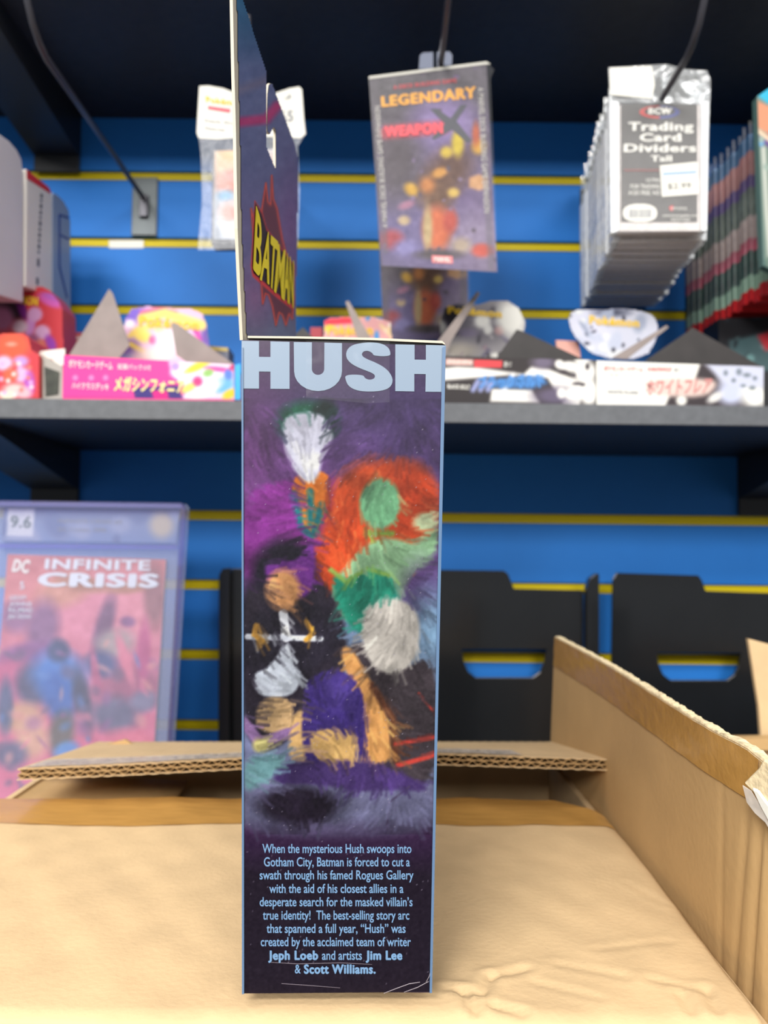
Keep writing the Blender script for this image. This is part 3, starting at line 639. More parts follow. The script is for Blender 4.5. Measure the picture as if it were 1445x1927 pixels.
plate('case_rim', [[(-12, 943), (346, 948), (350, 957), (-12, 953)]], SP, -.0093, PUR, cb)
L2 = Art([(8, 957), (338, 960), (331, 1022), (2, 1018)], 3, (150, 168, 208)); L2.vgrad([(955, (92, 104, 150)), (985, (120, 134, 176)), (1020, (112, 132, 180))]); L2.poly([(16, 955), (64, 956), (62, 1010), (12, 1008)], (206, 206, 216), 2); L2.ell(304, 988, 22, 24, (184, 172, 160), .4); L2.blobs(14, [(140, 150, 186), (96, 112, 160)], 8, 30); L2.poly([(16, 955), (64, 956), (62, 1010), (12, 1008)], (206, 206, 216), 2, .9)
L2.build('grade_label', SP2, PR, cb, .0)
lettering([('9.6', [(21, 970), (60, 971), (58, 993), (19, 992)], .02)], SP2, mat('slate_ink', col(86, 104, 112), .5), cb, 'lettering', .0004)
lettering([('INFINITE CRISIS #5', [(110, 976), (230, 978), (230, 986), (110, 984)], .0), ('DC Comics, 2006', [(110, 992), (200, 993), (200, 1001), (110, 1000)], .0)], SP2, TXTG, cb, 'lettering', .0004)
Q = Art([(14, 1043), (312, 1053), (278, 1590), (-32, 1590)], 2.6, (206, 120, 134))
Q.vgrad([(1040, (196, 116, 120)), (1120, (214, 134, 134)), (1250, (212, 122, 148)), (1400, (220, 112, 140)), (1600, (216, 110, 142))])
for a_ in [(170, 1150, 70, 60, (222, 140, 160)), (120, 1110, 50, 30, (206, 146, 122)), (250, 1140, 40, 60, (224, 144, 158)), (195, 1180, 16, 60, (112, 72, 108)), (80, 1180, 30, 50, (134, 90, 132)), (290, 1120, 20, 60, (150, 100, 104)), (215, 1210, 36, 26, (168, 156, 152)), (50, 1230, 60, 20, (140, 84, 140)), (240, 1170, 14, 10, (130, 80, 130)), (160, 1100, 46, 14, (176, 124, 96)), (240, 1105, 40, 12, (180, 128, 100)), (30, 1160, 30, 30, (150, 100, 140)), (20, 1270, 44, 30, (196, 92, 130)),
          (250, 1290, 60, 40, (160, 88, 116)), (190, 1250, 30, 24, (66, 80, 130)), (60, 1290, 30, 40, (66, 70, 104)), (110, 1270, 50, 44, (60, 130, 206)), (110, 1225, 20, 22, (46, 62, 104)), (110, 1310, 30, 50, (44, 96, 172)), (155, 1320, 16, 60, (52, 54, 80)), (115, 1380, 24, 40, (92, 88, 72)), (215, 1345, 44, 34, (92, 96, 122)), (270, 1320, 26, 20, (120, 120, 146)), (40, 1350, 40, 28, (206, 160, 120)), (60, 1390, 30, 40, (222, 176, 140)), (20, 1420, 30, 24, (90, 92, 122)), (124, 1412, 24, 16, (92, 152, 216)), (255, 1400, 50, 26, (232, 120, 140)), (10, 1330, 14, 50, (70, 84, 120)), (180, 1270, 8, 50, (190, 96, 130)), (235, 1240, 10, 50, (226, 130, 150)), (270, 1230, 12, 60, (190, 80, 130))]:
    x, y, rx, ry, c_ = a_; Q.ell(x, y, rx, ry, c_, .35, random.uniform(-18, 18), .92)
for i in range(70): Q.ell(random.uniform(0, 300), random.uniform(1200, 1580), random.uniform(3, 14), random.uniform(3, 16), random.choice([(228, 130, 150), (150, 90, 140), (110, 90, 120), (230, 160, 150), (90, 130, 190)]), .5, random.uniform(0, 180), .6)
Q.noise(5, 14)
Q.build('comic_cover', SP2, PR, cb, -.0005)
extrude('comic_pages', [cl(SP2(*p, -.0008)) for p in ((14, 1043), (312, 1053), (278, 1590), (-32, 1590))], (0, .002, 0), WHITEC, cb)
SKW = mat('silver_ink', col(222, 228, 236), .5)
lettering([('INFINITE', [(86, 1051), (284, 1054), (283, 1073), (84, 1070)], .035), ('CRISIS', [(73, 1077), (300, 1080), (298, 1105), (70, 1102)], .06)], SP2, SKW, cb, 'title_lettering', .0004)
lettering([('DC', [(25, 1052), (58, 1054), (56, 1078), (22, 1074)], .06, .2)], SP2, TXTW, cb, 'lettering', .0004)
lettering([('5', [(38, 1094), (46, 1094), (46, 1108), (38, 1108)], .02), ('GEOFF', [(19, 1120), (50, 1120), (50, 1128), (18, 1128)], .01), ('JOHNS', [(19, 1132), (60, 1132), (60, 1140), (18, 1140)], .01), ('PHIL JIMENEZ', [(17, 1144), (62, 1144), (62, 1152), (16, 1152)], .01), ('JERRY ORDWAY', [(16, 1156), (60, 1156), (60, 1164), (15, 1164)], .01)], SP2, SKW, cb, 'credit_lettering', .0004)
plate('case_front', [[(-10, 952), (344, 957), (340, 1024), (318, 1440), (312, 1560), (-40, 1560), (-6, 1024)]], SP, .001, CP, cb)
plate('case_ridge', [[(-4, 1023), (334, 1026), (333, 1032), (-4, 1030)]], SP, -.003, PUR, cb)

# ================================================================== BLACK DISPLAY STANDS
HY = .868
HPn = YP(HY)
def slot(x0, x1, y0, y1):
    return [(x0, y0), (x1, y0)] + [(x1 - 4, y0 + (y1 - y0) * .45), (x1 - 12, y0 + (y1 - y0) * .8), (x1 - 26, y1), (x0 + 26, y1), (x0 + 12, y0 + (y1 - y0) * .8), (x0 + 4, y0 + (y1 - y0) * .45)]
def stand(outl, sl, lip, label, xl_, xr_):
    base = 1514
    t = thing('display_stand', ((HPn(xl_, base).x + HPn(xr_, base).x) / 2, HY, DZ), label, 'stand')
    t2 = plate('back_plate', [outl, slot(*sl)], HPn, .003, BLACKP, t, bevel=.0006)
    for v in t2.data.vertices:
        if v.co.z + DZ < DZ + .0005: v.co.z = .0005
    a_, b_ = HPn(xl_, 1400).x, HPn(xr_, 1400).x
    box('ledge', (a_, HY - .05, DZ + .0003), (b_, HY - .0001, DZ + .004), BLACKP, t)
    box('front_lip', (a_, HY - .054, DZ + .0003), (b_, HY - .0501, DZ + .022), BLACKP, t, bevel=.0006)
    if lip: extrude('side_lip', [HPn(*p, .0002) for p in lip], (0, -.012, 0), BLACKP, t, bevel=.0008)
    return t
stand([(1160, 1078), (1314, 1083), (1321, 1092), (1328, 1112), (1492, 1118), (1492, 1516), (1146, 1512), (1153, 1090)], (1236, 1394, 1229, 1280), None, 'black display stand at the right, slot showing blue wall, behind the upright carton flap', 1148, 1490)
stand([(790, 1072), (948, 1074), (956, 1080), (967, 1108), (1098, 1111), (1098, 1512), (786, 1510)], (869, 1028, 1222, 1275), [(1098, 1108), (1104, 1088), (1116, 1079), (1122, 1079), (1122, 1510), (1098, 1510)], 'black display stand directly right of the tall printed box', 788, 1120)
stand([(436, 1070), (580, 1070), (592, 1105), (750, 1107), (750, 1508), (414, 1506)], (500, 655, 1218, 1270), [(414, 1506), (416, 1082), (422, 1070), (436, 1068), (436, 1506)], 'black display stand mostly hidden behind the tall printed box', 414, 750)

# ================================================================== GOODS ON THE SHELF
def open_display(name, front, depth_y, dz_back, fart, header, hart, flaps, label, side, cat='box', group='open card display boxes on the shelf'):
    P_ = YP(depth_y); pts = [P_(*p) for p in front]; z0 = zl_t + .0003
    for i in (2, 3): pts[i].z = z0
    t = thing(name, (sum(p.x for p in pts) / 4, depth_y, z0), label, cat, group)
    pts2 = [pts[0], pts[1], pts[2], pts[3]]
    extrude('front_panel', pts2, (0, .0008, 0), side, t)
    a_, b_, c_, d_ = pts2
    D = dz_back
    for nm, (u0, u1) in (('side_panel', (d_, a_)), ('side_panel', (c_, b_))):
        s = .0008 if u0 is d_ else -.0008
        mesh(nm, [u0 + Vector((0, .0009, 0)), u1 + Vector((0, .0009, 0)), u1 + Vector((0, D, 0)), u0 + Vector((0, D, 0)), u0 + Vector((s, .0009, 0)), u1 + Vector((s, .0009, 0)), u1 + Vector((s, D, 0)), u0 + Vector((s, D, 0))], [(0, 1, 2, 3), (4, 5, 6, 7), (0, 1, 5, 4), (1, 2, 6, 5), (2, 3, 7, 6), (3, 0, 4, 7)], side, t)
    extrude('bottom_panel', [d_ + Vector((.001, .001, 0)), c_ + Vector((-.001, .001, 0)), c_ + Vector((-.001, .001, .0008)), d_ + Vector((.001, .001, .0008))], (0, D - .002, 0), side, t)
    extrude('back_panel', [p + Vector((0, D, 0)) for p in pts2], (0, .0008, 0), side, t)
    fart.build('front_print', P_, PR, t, .0004)
    if header:
        HPp = YP(depth_y + D + .0012); plate('header_card', [header], HPp, .0008, INNER, t); hart.build('header_print', HPp, PR, t, .0004, mask=header)
    for nm, yy, pts3, m in flaps: plate(nm, [pts3], YP(yy), .001, m, t)
    return t, P_
GREYF = mat('grey_flap_board', col(150, 138, 134), .6, noise=.12, nscale=50); DARKF = mat('dark_flap_board', col(48, 44, 44), .5, noise=.2, nscale=60)
# pink box
fa = Art([(120, 668), (440, 686), (441, 752), (118, 747)], 2, (250, 60, 150))
fa.poly([(318, 680), (345, 676), (442, 684), (442, 752), (338, 752), (352, 735), (322, 700)], (236, 216, 236), 4)
fa.poly([(250, 730), (335, 725), (345, 752), (254, 752)], (56, 40, 120), 3); fa.poly([(285, 735), (315, 735), (318, 752), (290, 752)], (226, 20, 130), 3)
for a_ in [(345, 700, 22, 12, (250, 240, 250)), (372, 690, 26, 7, (246, 214, 60)), (400, 705, 22, 14, (226, 232, 244)), (420, 725, 22, 14, (110, 180, 230)), (385, 735, 34, 12, (250, 236, 232)), (432, 742, 14, 8, (244, 200, 40)), (412, 695, 26, 5, (236, 90, 170)), (355, 730, 16, 7, (244, 216, 110)), (392, 702, 10, 7, (150, 196, 110)), (372, 718, 9, 9, (222, 60, 130)), (430, 705, 8, 10, (90, 130, 220)), (330, 690, 8, 8, (180, 150, 220)), (440, 690, 10, 5, (200, 60, 120))]:
    x, y, rx, ry, c_ = a_; fa.ell(x, y, rx, ry, c_, .35, random.uniform(-40, 10))
for x in (142, 172, 199): fa.ell(x, 711, 5, 5, (250, 130, 190), .3)
ha = Art([(226, 572), (396, 572), (402, 694), (222, 694)], 2.2, (232, 190, 222))
ha.blobs(6, [(246, 224, 110), (226, 60, 150), (110, 90, 190), (248, 240, 248), (150, 190, 230), (236, 190, 90), (230, 130, 190)], 5, 18)
ha.ell(250, 590, 26, 16, (120, 90, 200), .5); ha.ell(245, 610, 9, 8, (246, 244, 250), .4); ha.line([(268, 590), (300, 582), (330, 590)], 10, (226, 90, 140), 3); ha.ell(240, 655, 20, 16, (104, 80, 160), .5); ha.line([(246, 648), (270, 662)], 9, (244, 214, 90), 3); ha.line([(362, 610), (378, 640)], 10, (240, 70, 170), 2.5); ha.ell(342, 625, 16, 12, (206, 206, 240), .5); ha.line([(245, 632), (262, 618), (300, 612)], 9, (246, 216, 110), 3); ha.ell(288, 640, 7, 8, (230, 50, 130), .4); ha.ell(302, 622, 11, 6, (170, 210, 140), .4); ha.ell(316, 634, 8, 4, (150, 206, 110), .4); ha.ell(390, 630, 12, 30, (110, 80, 170), .5); ha.line([(268, 600), (310, 590), (380, 612)], 18, (240, 220, 120), 4); ha.ell(318, 640, 26, 22, (246, 236, 242), .5); ha.ell(290, 670, 40, 16, (248, 226, 220), .5)
pk, pp_ = open_display('display_box', [(120, 668), (440, 686), (441, 752), (118, 747)], .682, .080, fa,
    [(226, 690), (230, 640), (236, 600), (248, 582), (275, 577), (360, 582), (380, 590), (388, 608), (392, 640), (400, 690)], ha,
    [('side_flap', 0.722, [(128, 672), (205, 544), (212, 552), (244, 650), (222, 676)], GREYF), ('side_flap', .705, [(322, 610), (328, 606), (441, 686), (360, 688), (332, 668)], GREYF)],
    'bright pink open display box with a rounded rainbow header card', mat('pink_card', col(250, 60, 150), .35))
lettering([('ポケモンカードゲーム', [(130, 679), (212, 683), (212, 695), (130, 691)], .02), ('拡張パック', [(222, 686), (268, 688), (268, 696), (222, 694)], .01), ('メガ', [(270, 688), (284, 689), (284, 697), (270, 696)], .01), ('ハイクラスデッキ', [(136, 721), (205, 724), (205, 734), (136, 731)], .02)], pp_, TXTW, pk, 'lettering', .0007, 2)
lettering([('メガシンフォニア', [(217, 712), (348, 718), (346, 738), (215, 734)], .05)], pp_, mat('pale_gold_ink', col(246, 230, 150), .4), pk, 'lettering', .0008, 2)
lettering([('Pokémon', [(262, 594), (376, 602), (374, 622), (262, 612)], .05)], YP(.7632), TXTY, pk, 'header_lettering', .0012, 3)
plate('blue_end_panel', [[(441.5, 687), (453, 684), (453, 752), (441.5, 752)]], YP(.6825), .001, mat('cyan_card', col(30, 170, 236), .4), pk)
# hidden colourful box behind the tall box
fb = Art([(560, 690), (742, 694), (742, 756), (560, 754)], 4, (226, 40, 60)); fb.blobs(14, [(240, 220, 120), (60, 130, 220), (250, 240, 240)], 8, 24)
hbA = Art([(606, 592), (742, 592), (742, 690), (606, 690)], 2.2, (232, 170, 170))
hbA.blobs(40, [(250, 244, 240), (226, 40, 60), (240, 200, 80), (60, 150, 220), (244, 210, 160), (250, 244, 240)], 4, 14); hbA.line([(615, 606), (660, 603)], 12, (226, 30, 60), 3)
rd, rp = open_display('display_box', [(570, 686), (742, 690), (742, 756), (570, 754)], .684, .070, fb, [(608, 690), (610, 604), (622, 598), (700, 596), (735, 606), (740, 690)], hbA,
    [('side_flap', .715, [(650, 568), (656, 566), (700, 640), (720, 690), (690, 690)], GREYF), ('side_flap', .71, [(556, 628), (570, 616), (588, 634), (590, 690), (556, 690)], DARKF)],
    'red and white display box with yellow header lettering, mostly hidden behind the tall box', mat('red_card', col(220, 44, 58), .4))
lettering([('Pokémon', [(616, 612), (700, 612), (702, 630), (616, 630)], .05)], YP(.7552), TXTY, rd, 'header_lettering', .0012, 3)
rr = extrude('card_box', [YP(.80)(*p) for p in ((584, 616), (606, 616), (606, 700), (584, 700))], (0, .03, 0), mat('dull_red_card', col(178, 58, 70), .5)); 
for v in rr.data.vertices:
    if v.co.z < YP(.80)(600, 690).z: v.co.z = zl_t + .0003
tag(rr, 'small dull red box just left of the hidden red and white display box', 'box')
# black and white box
fc = Art([(770, 668), (1122, 678), (1122, 764), (768, 758)], 2, (44, 38, 40))
fc.poly([(768, 700), (860, 690), (900, 692), (985, 704), (1000, 690), (1030, 694), (1100, 720), (1090, 764), (1060, 760), (1030, 712), (960, 706), (840, 716), (768, 716)], (240, 238, 232), 3)
fc.poly([(925, 732), (1000, 734), (1015, 758), (922, 756)], (240, 238, 232), 3); fc.line([(945, 740), (965, 706)], 8, (236, 236, 240), 3)
fc.poly([(905, 716), (1020, 706), (1030, 722), (1000, 732), (900, 728)], (70, 130, 200), 4, .9)
for x in range(890, 930, 14): fc.line([(x, 734), (x + 9, 718)], 9, (150, 158, 206), 3)
fc.ell(1022, 682, 22, 12, (108, 98, 120), .5); fc.ell(1044, 745, 40, 16, (96, 86, 110), .5)
fc.blobs(0, [(0, 0, 0)], 1, 2)
for a_ in [(1070, 690, 20, 10), (1100, 700, 22, 22), (1080, 742, 20, 12), (1108, 738, 18, 26), (1056, 740, 8, 10), (1095, 678, 14, 6), (1052, 685, 8, 8)]: fc.ell(*a_, (240, 238, 232), .3)
for a_ in [(1086, 722, 9, 3), (1060, 700, 8, 4), (1080, 706, 4, 3), (1105, 690, 4, 6), (1096, 724, 5, 3)]: fc.ell(*a_, (52, 44, 52), .5)
fc.poly([(838, 675), (890, 677), (890, 688), (838, 687)], (236, 190, 180), 2); fc.poly([(892, 677), (945, 679), (944, 692), (892, 691)], (232, 66, 72), 2)
hc2 = Art([(826, 560), (992, 560), (992, 676), (826, 676)], 2.2, (150, 146, 150))
hc2.blobs(60, [(240, 238, 230), (40, 36, 46), (92, 84, 110), (200, 198, 196), (240, 238, 230), (70, 62, 80)], 4, 13); hc2.ell(900, 610, 46, 34, (98, 92, 106), .5, 0, .8); hc2.ell(866, 660, 30, 14, (168, 160, 150), .5); hc2.ell(908, 604, 15, 14, (238, 236, 230), .3); hc2.ell(918, 620, 8, 10, (232, 230, 226), .3); hc2.ell(834, 576, 14, 13, (232, 230, 222), .3); hc2.ell(828, 612, 12, 11, (228, 226, 220), .3); hc2.ell(880, 626, 18, 8, (122, 112, 138), .4); hc2.ell(940, 622, 9, 8, (176, 120, 122), .4); hc2.ell(962, 600, 28, 34, (240, 238, 230), .4); hc2.ell(850, 590, 18, 20, (44, 40, 50), .4); hc2.blobs(14, [(40, 36, 44), (150, 130, 140)], 2, 6)
bx_, bp_ = open_display('display_box', [(770, 668), (1121, 678), (1121, 764), (768, 758)], .682, .080, fc,
    [(828, 676), (828, 610), (836, 580), (860, 572), (900, 574), (925, 566), (955, 566), (975, 580), (988, 606), (984, 640), (962, 676)], hc2,
    [('side_flap', .704, [(800, 672), (898, 548), (903, 552), (850, 640), (836, 672)], GREYF), ('side_flap', .704, [(934, 674), (972, 620), (980, 622), (1115, 684), (1040, 680)], DARKF)],
    'black and white open display box with blue lettering, black flap standing at its middle', mat('black_card', col(44, 40, 44), .4))
lettering([('ポケモンカードゲーム', [(842, 677), (888, 679), (888, 686), (842, 685)], .02), ('拡張パック', [(948, 682), (962, 682), (962, 690), (948, 690)], .01), ('BLACK BOLT', [(842, 723), (884, 725), (884, 733), (842, 731)], .03)], bp_, TXTW, bx_, 'lettering', .0007, 2)
lettering([('ブラックボルト', [(900, 712), (1020, 706), (1024, 728), (900, 730)], .05)], bp_, mat('bright_blue_ink', col(66, 140, 214), .4), bx_, 'lettering', .0009, 2)
lettering([('Pokémon', [(842, 576), (944, 584), (944, 598), (842, 590)], .06)], YP(.7632), TXTY, bx_, 'header_lettering', .0012, 3)
# white box
fd = Art([(1122, 679), (1437, 690), (1436, 768), (1120, 764)], 2, (242, 240, 232))
fd.poly([(1305, 722), (1318, 684), (1345, 684), (1440, 690), (1436, 768), (1252, 764), (1262, 740)], (58, 50, 54), 3)
fd.ell(1395, 712, 40, 28, (208, 212, 230), .3); fd.ell(1375, 740, 26, 22, (200, 206, 232), .4); fd.ell(1420, 745, 26, 24, (238, 238, 232), .4); fd.poly([(1325, 684), (1440, 690), (1436, 730), (1360, 720)], (204, 208, 228), 5)
fd.poly(chaikin([(1212, 712), (1340, 712), (1350, 726), (1325, 750), (1215, 744)]), (232, 206, 196), 5, .95); fd.ell(1282, 754, 10, 9, (236, 234, 226), .3); fd.ell(1345, 748, 16, 8, (226, 224, 220), .4, -30)
for a_ in [(1390, 700, 5, 6), (1405, 706, 7, 4), (1380, 716, 4, 4), (1415, 730, 6, 4), (1398, 726, 5, 3), (1420, 712, 4, 4), (1365, 702, 4, 5)]: fd.ell(*a_, (120, 130, 140), .6)
hd = Art([(1066, 572), (1246, 572), (1246, 682), (1066, 682)], 2.2, (206, 208, 224))
hd.ell(1110, 610, 34, 26, (216, 216, 234), .5); hd.ell(1150, 588, 30, 8, (70, 74, 96), .6); hd.blobs(26, [(226, 228, 232), (196, 202, 222), (226, 226, 236), (160, 168, 190)], 6, 18); hd.blobs(16, [(100, 106, 126), (60, 60, 76)], 2, 6); hd.ell(1115, 670, 20, 10, (200, 206, 230), .5)
wx, wp = open_display('display_box', [(1122, 679), (1437, 690), (1436, 768), (1120, 764)], .682, .080, fd,
    chaikin([(1070, 590), (1090, 582), (1130, 584), (1170, 580), (1220, 588), (1236, 604), (1238, 630), (1215, 676), (1125, 674), (1085, 640), (1072, 615)], 1), hd,
    [('side_flap', .707, [(1150, 674), (1254, 612), (1258, 616), (1180, 676)], GREYF), ('side_flap', .697, [(1212, 680), (1294, 624), (1302, 616), (1434, 690), (1340, 687)], DARKF)],
    'white open display box with pale red lettering, rightmost on the shelf', mat('white_display_card', col(240, 238, 230), .4))
lettering([('ポケモンカードゲーム', [(1136, 690), (1209, 692), (1209, 699), (1136, 698)], .02), ('SCARLET&VIOLET', [(1218, 691), (1264, 692), (1264, 699), (1218, 698)], .03)], wp, TXTR, wx, 'lettering', .0007, 2)
lettering([('拡張パック', [(1268, 693), (1280, 693), (1280, 700), (1268, 700)], .01), ('WHITE FLARE', [(1142, 734), (1200, 736), (1200, 742), (1142, 741)], .02), ('スカーレット', [(1146, 703), (1200, 704), (1200, 709), (1146, 709)], .0)], wp, TXTG, wx, 'lettering', .0007, 2)
lettering([('ホワイトフレア', [(1216, 718), (1340, 714), (1334, 738), (1216, 742)], .03)], wp, mat('pale_red_ink', col(214, 140, 136), .4), wx, 'lettering', .0009, 2)
lettering([('Pokémon', [(1108, 594), (1202, 600), (1202, 616), (1108, 610)], .05)], YP(.7632), TXTY, wx, 'header_lettering', .0012, 3)
# pale pink leaflet between the two boxes
lf = plate('leaflet', [[(1046, 640), (1088, 642), (1092, 664), (1098, 684), (1062, 682)]], YP(.775), .004, mat('salmon_card', col(232, 172, 158), .5)); tag(lf, 'small salmon pink card between the black and the white display boxes', 'card')
for v in lf.data.vertices:
    if v.co.z < YP(.775)(1060, 678).z: v.co.z = zl_t + .0002
# red boxes with lilac ball pictures at the left edge
def red_box(front, y, dpt, label, nb, art_fn, roundtop=False):
    P_ = YP(y); pts = [P_(*p) for p in front]
    for p in pts[-2:]: p.z = zl_t + .0003
    t = thing('printed_tin', (sum(p.x for p in pts) / len(pts), y, zl_t + .0003), label, 'box')
    extrude('shell', pts, (0, dpt, 0), mat('red_box_card', col(214, 60, 66), .4), t, bevel=.001)
    xs = [p[0] for p in front]; ys = [p[1] for p in front]
    q = [(min(xs), min(ys)), (max(xs), min(ys)), (max(xs), 752), (min(xs), 752)]
    A_ = Art(q, 2.2, (206, 60, 70)); art_fn(A_); A_.build('front_print', P_, PR, t, .0006, mask=[(a_, min(b_, 750)) for a_, b_ in front]); return t, P_
def artA(A_):
    for a_ in [(8, 575, 30, 18, (150, 110, 120), .4, 0), (22, 585, 26, 16, (38, 30, 36), .4, 20), (42, 582, 8, 22, (120, 40, 130), .4, -20), (95, 566, 24, 10, (204, 90, 176), .3, 25), (100, 560, 20, 6, (176, 90, 180), .4, 20), (58, 612, 9, 26, (206, 140, 206), .35, 10), (66, 592, 14, 14, (214, 160, 206), .25, 0), (38, 615, 15, 13, (208, 180, 196), .3, 0), (80, 626, 15, 14, (214, 166, 206), .25, 0), (5, 600, 22, 24, (186, 120, 160), .35, 0), (62, 640, 12, 10, (150, 90, 130), .5, 0), (96, 646, 9, 16, (150, 64, 176), .35, -25), (76, 650, 10, 10, (220, 130, 110), .5, 0), (30, 650, 26, 16, (214, 90, 80), .5, 0)]: A_.ell(a_[0], a_[1], a_[2], a_[3], a_[4], a_[5], a_[6])
def artB(A_):
    A_.ell(24, 650, 34, 26, (232, 90, 60), .3); A_.ell(22, 648, 10, 4, (240, 150, 130), .5); A_.ell(8, 684, 16, 14, (216, 190, 224), .3); A_.ell(40, 680, 14, 10, (190, 150, 214), .4); A_.ell(42, 706, 16, 14, (220, 180, 220), .3); A_.ell(20, 706, 14, 12, (236, 100, 70), .35); A_.ell(56, 722, 10, 22, (176, 80, 190), .4); A_.ell(28, 734, 22, 12, (236, 200, 196), .4); A_.ell(14, 745, 14, 8, (230, 226, 200), .4); A_.ell(46, 740, 14, 10, (232, 180, 190), .4)
    for i in range(18): A_.ell(random.uniform(-5, 60), random.uniform(680, 750), 4, 4, random.choice([(250, 220, 220), (222, 120, 110), (216, 170, 216)]), .5)
ra, rpa = red_box([(-30, 560), (36, 545), (44, 540), (82, 541), (95, 548), (112, 570), (117, 580), (122, 752), (-30, 750)], .748, .034, 'tall red box with lilac ball pattern and yellow lettering, behind a shorter red box', 0, artA)
lettering([('MON', [(40, 556), (73, 560), (72, 576), (40, 572)], .06)], rpa, TXTY, ra, 'lettering', .0012, 3)
rb_, rpb = red_box([(-30, 630), (44, 628), (54, 636), (60, 660), (74, 668), (74, 752), (-30, 750)], .684, .04, 'short red and orange box with pale ball pattern at the left edge of the shelf', 0, artB)
# red lettered strip carton behind the pink box
rs = thing('card_box', YP(.845)(135, 740), 'flat red box with pale lettering behind the pink display box', 'box')
pts = [YP(.845)(*p) for p in ((104, 624), (166, 626), (166, 740), (104, 740))]
for p in pts[2:]: p.z = zl_t + .0003
extrude('shell', pts, (0, .04, 0), mat('coral_card', col(206, 84, 88), .5), rs)
lettering([('POKÉMON', [(112, 631), (150, 632), (150, 639), (112, 638)], .02), ('TRADING', [(112, 642), (144, 643), (144, 649), (112, 648)], .02)], YP(.8448), TXTW, rs, 'lettering', .0006, 2)
# white open carton with a dark window
wb = thing('white_tray', YP(.69)(95, 750), 'white open tray with a dark window between the red box and the pink box', 'tray')
pts = [YP(.690)(*p) for p in ((74, 664), (118, 690), (118, 752), (74, 752))]
for p in pts[2:]: p.z = zl_t + .0003
extrude('side_board', pts, (0, .0012, 0), mat('warm_grey_card', col(170, 166, 158), .5), wb)
extrude('lid_board', [YP(.702)(*p) for p in ((66, 662), (122, 656), (122, 684), (112, 692), (98, 676), (72, 670))], (0, .0015, 0), WHITEC, wb)
plate('window', [[(84, 690), (112, 700), (110, 742), (86, 746)]], YP(.6895), -.0003, mat('dark_green_picture', col(46, 50, 40), .4, noise=.7, nscale=120), wb)
box('base_board', (wb.location.x - .02, .6915, zl_t + .0003), (wb.location.x + .012, .73, zl_t + .0015), WHITEC, wb)

# ------------------------------------------------------------------ tall white hanging cartons at the left
XL = -.333
LX = Plane((XL, 0, 0), (1, 0, 0))
GW = mat('grey_white_card', col(232, 228, 234), .45, noise=.04, nscale=20); FW = mat('cream_white_card', col(246, 240, 232), .4); BG = mat('blue_grey_card', col(150, 168, 196), .4)
def hang_box(side, width, label, m, extra):
    pts = [LX(*p) for p in side]; base = min(pts, key=lambda q: q.z)
    t = thing('hanging_carton', (XL - width / 2, pts[0].y, base.z), label, 'box')
    extrude('shell', pts, (-width, 0, 0), m, t, bevel=.0012)
    for nm, o, mm, off in extra:
        if isinstance(o, str): lettering([(o, mm[0], .02)], LX, mm[1], t, nm, off)
        else: plate(nm, [o], LX, -off, mm, t)
    zt_ = max(p.z for p in pts); ya = min(p.y for p in pts)
    box('hang_tab', (-.425 - .012, ya + .006, zt_ - .012), (-.425 + .012, ya + .0075, EZ + .400 + .014), WHITEC, t)
    return t
hang_box([(-36, 225), (-4, 250), (18, 266), (32, 282), (41, 300), (44, 330), (44, 570), (-36, 545)], .13, 'big pale grey hanging carton, nearest of the three at the left edge', GW, [])
hang_box([(50, 318), (92, 352), (98, 372), (98, 560), (48, 540)], .13, 'cream hanging carton with a red top band and dark vertical lettering', FW,
    [('red_band', [(50, 319), (92, 353), (97, 366), (50, 336)], TXTR, .0003)] + [('faded_mark', [(76 - (y - 362) * .05, y), (80 - (y - 362) * .05, y + 1), (80 - (y - 362) * .05, y + h_), (76 - (y - 362) * .05, y + h_ - 1)], mat('faded_dark_ink', col(84, 88, 100), .5), .0003) for y, h_ in ((364, 9), (375, 5), (383, 10), (396, 8), (407, 5), (415, 11), (429, 6), (438, 9), (450, 6), (459, 10), (472, 5), (486, 16), (522, 14))])
hang_box([(99, 362), (108, 366), (120, 378), (130, 396), (133, 420), (134, 640), (99, 610)], .13, 'blue grey hanging carton with a dark line drawing, nearest the wall', BG,
    [('line_drawing', [(110, 402), (130, 408), (130, 412), (113, 406), (113, 440), (129, 448), (129, 452), (113, 444), (113, 500), (127, 560), (125, 562), (110, 502)], TXTN, .0004)])

# ------------------------------------------------------------------ white hanging pouch
PY_ = .72
PP = YP(PY_)
pou = thing('hanging_pouch', PP(475, 470), 'white hanging pouch with a printed header card, left behind the tall box', 'pouch')
ho = [(375, 162), (392, 161), (420, 166), (450, 178), (480, 186), (515, 176), (545, 166), (563, 163), (568, 168), (572, 225), (575, 252), (566, 260), (480, 256), (410, 262), (374, 260), (370, 250)]
plate('header_card', [ho], PP, .0008, WHITEC, pou)
hr = [(394, 198), (440, 206), (436, 212), (392, 204)]
plate('red_band', [[(391, 199), (434, 205), (433, 213), (391, 206)]], PP, -.0003, mat('soft_red_ink', col(222, 96, 110), .5), pou)
lettering([('Pokémon', [(386, 181), (458, 190), (457, 201), (388, 193)], .04)], PP, TXTY, pou, 'lettering', .0004, 3)
lettering([('Deck Shield', [(385, 223), (456, 230), (456, 237), (385, 230)], .0), ('Sleeves', [(385, 237), (424, 241), (424, 248), (385, 244)], .0), ('65', [(526, 208), (552, 208), (552, 228), (526, 228)], .02), ('♪', [(538, 174), (550, 178), (548, 188), (536, 186)], .0)], PP, TXTG, pou, 'lettering', .0004, 3)
pa = Art([(404, 284), (552, 280), (550, 450), (402, 450)], 2.5, (196, 200, 206)); pa.poly([(404, 284), (420, 284), (412, 450), (402, 450)], (150, 156, 164), 4)
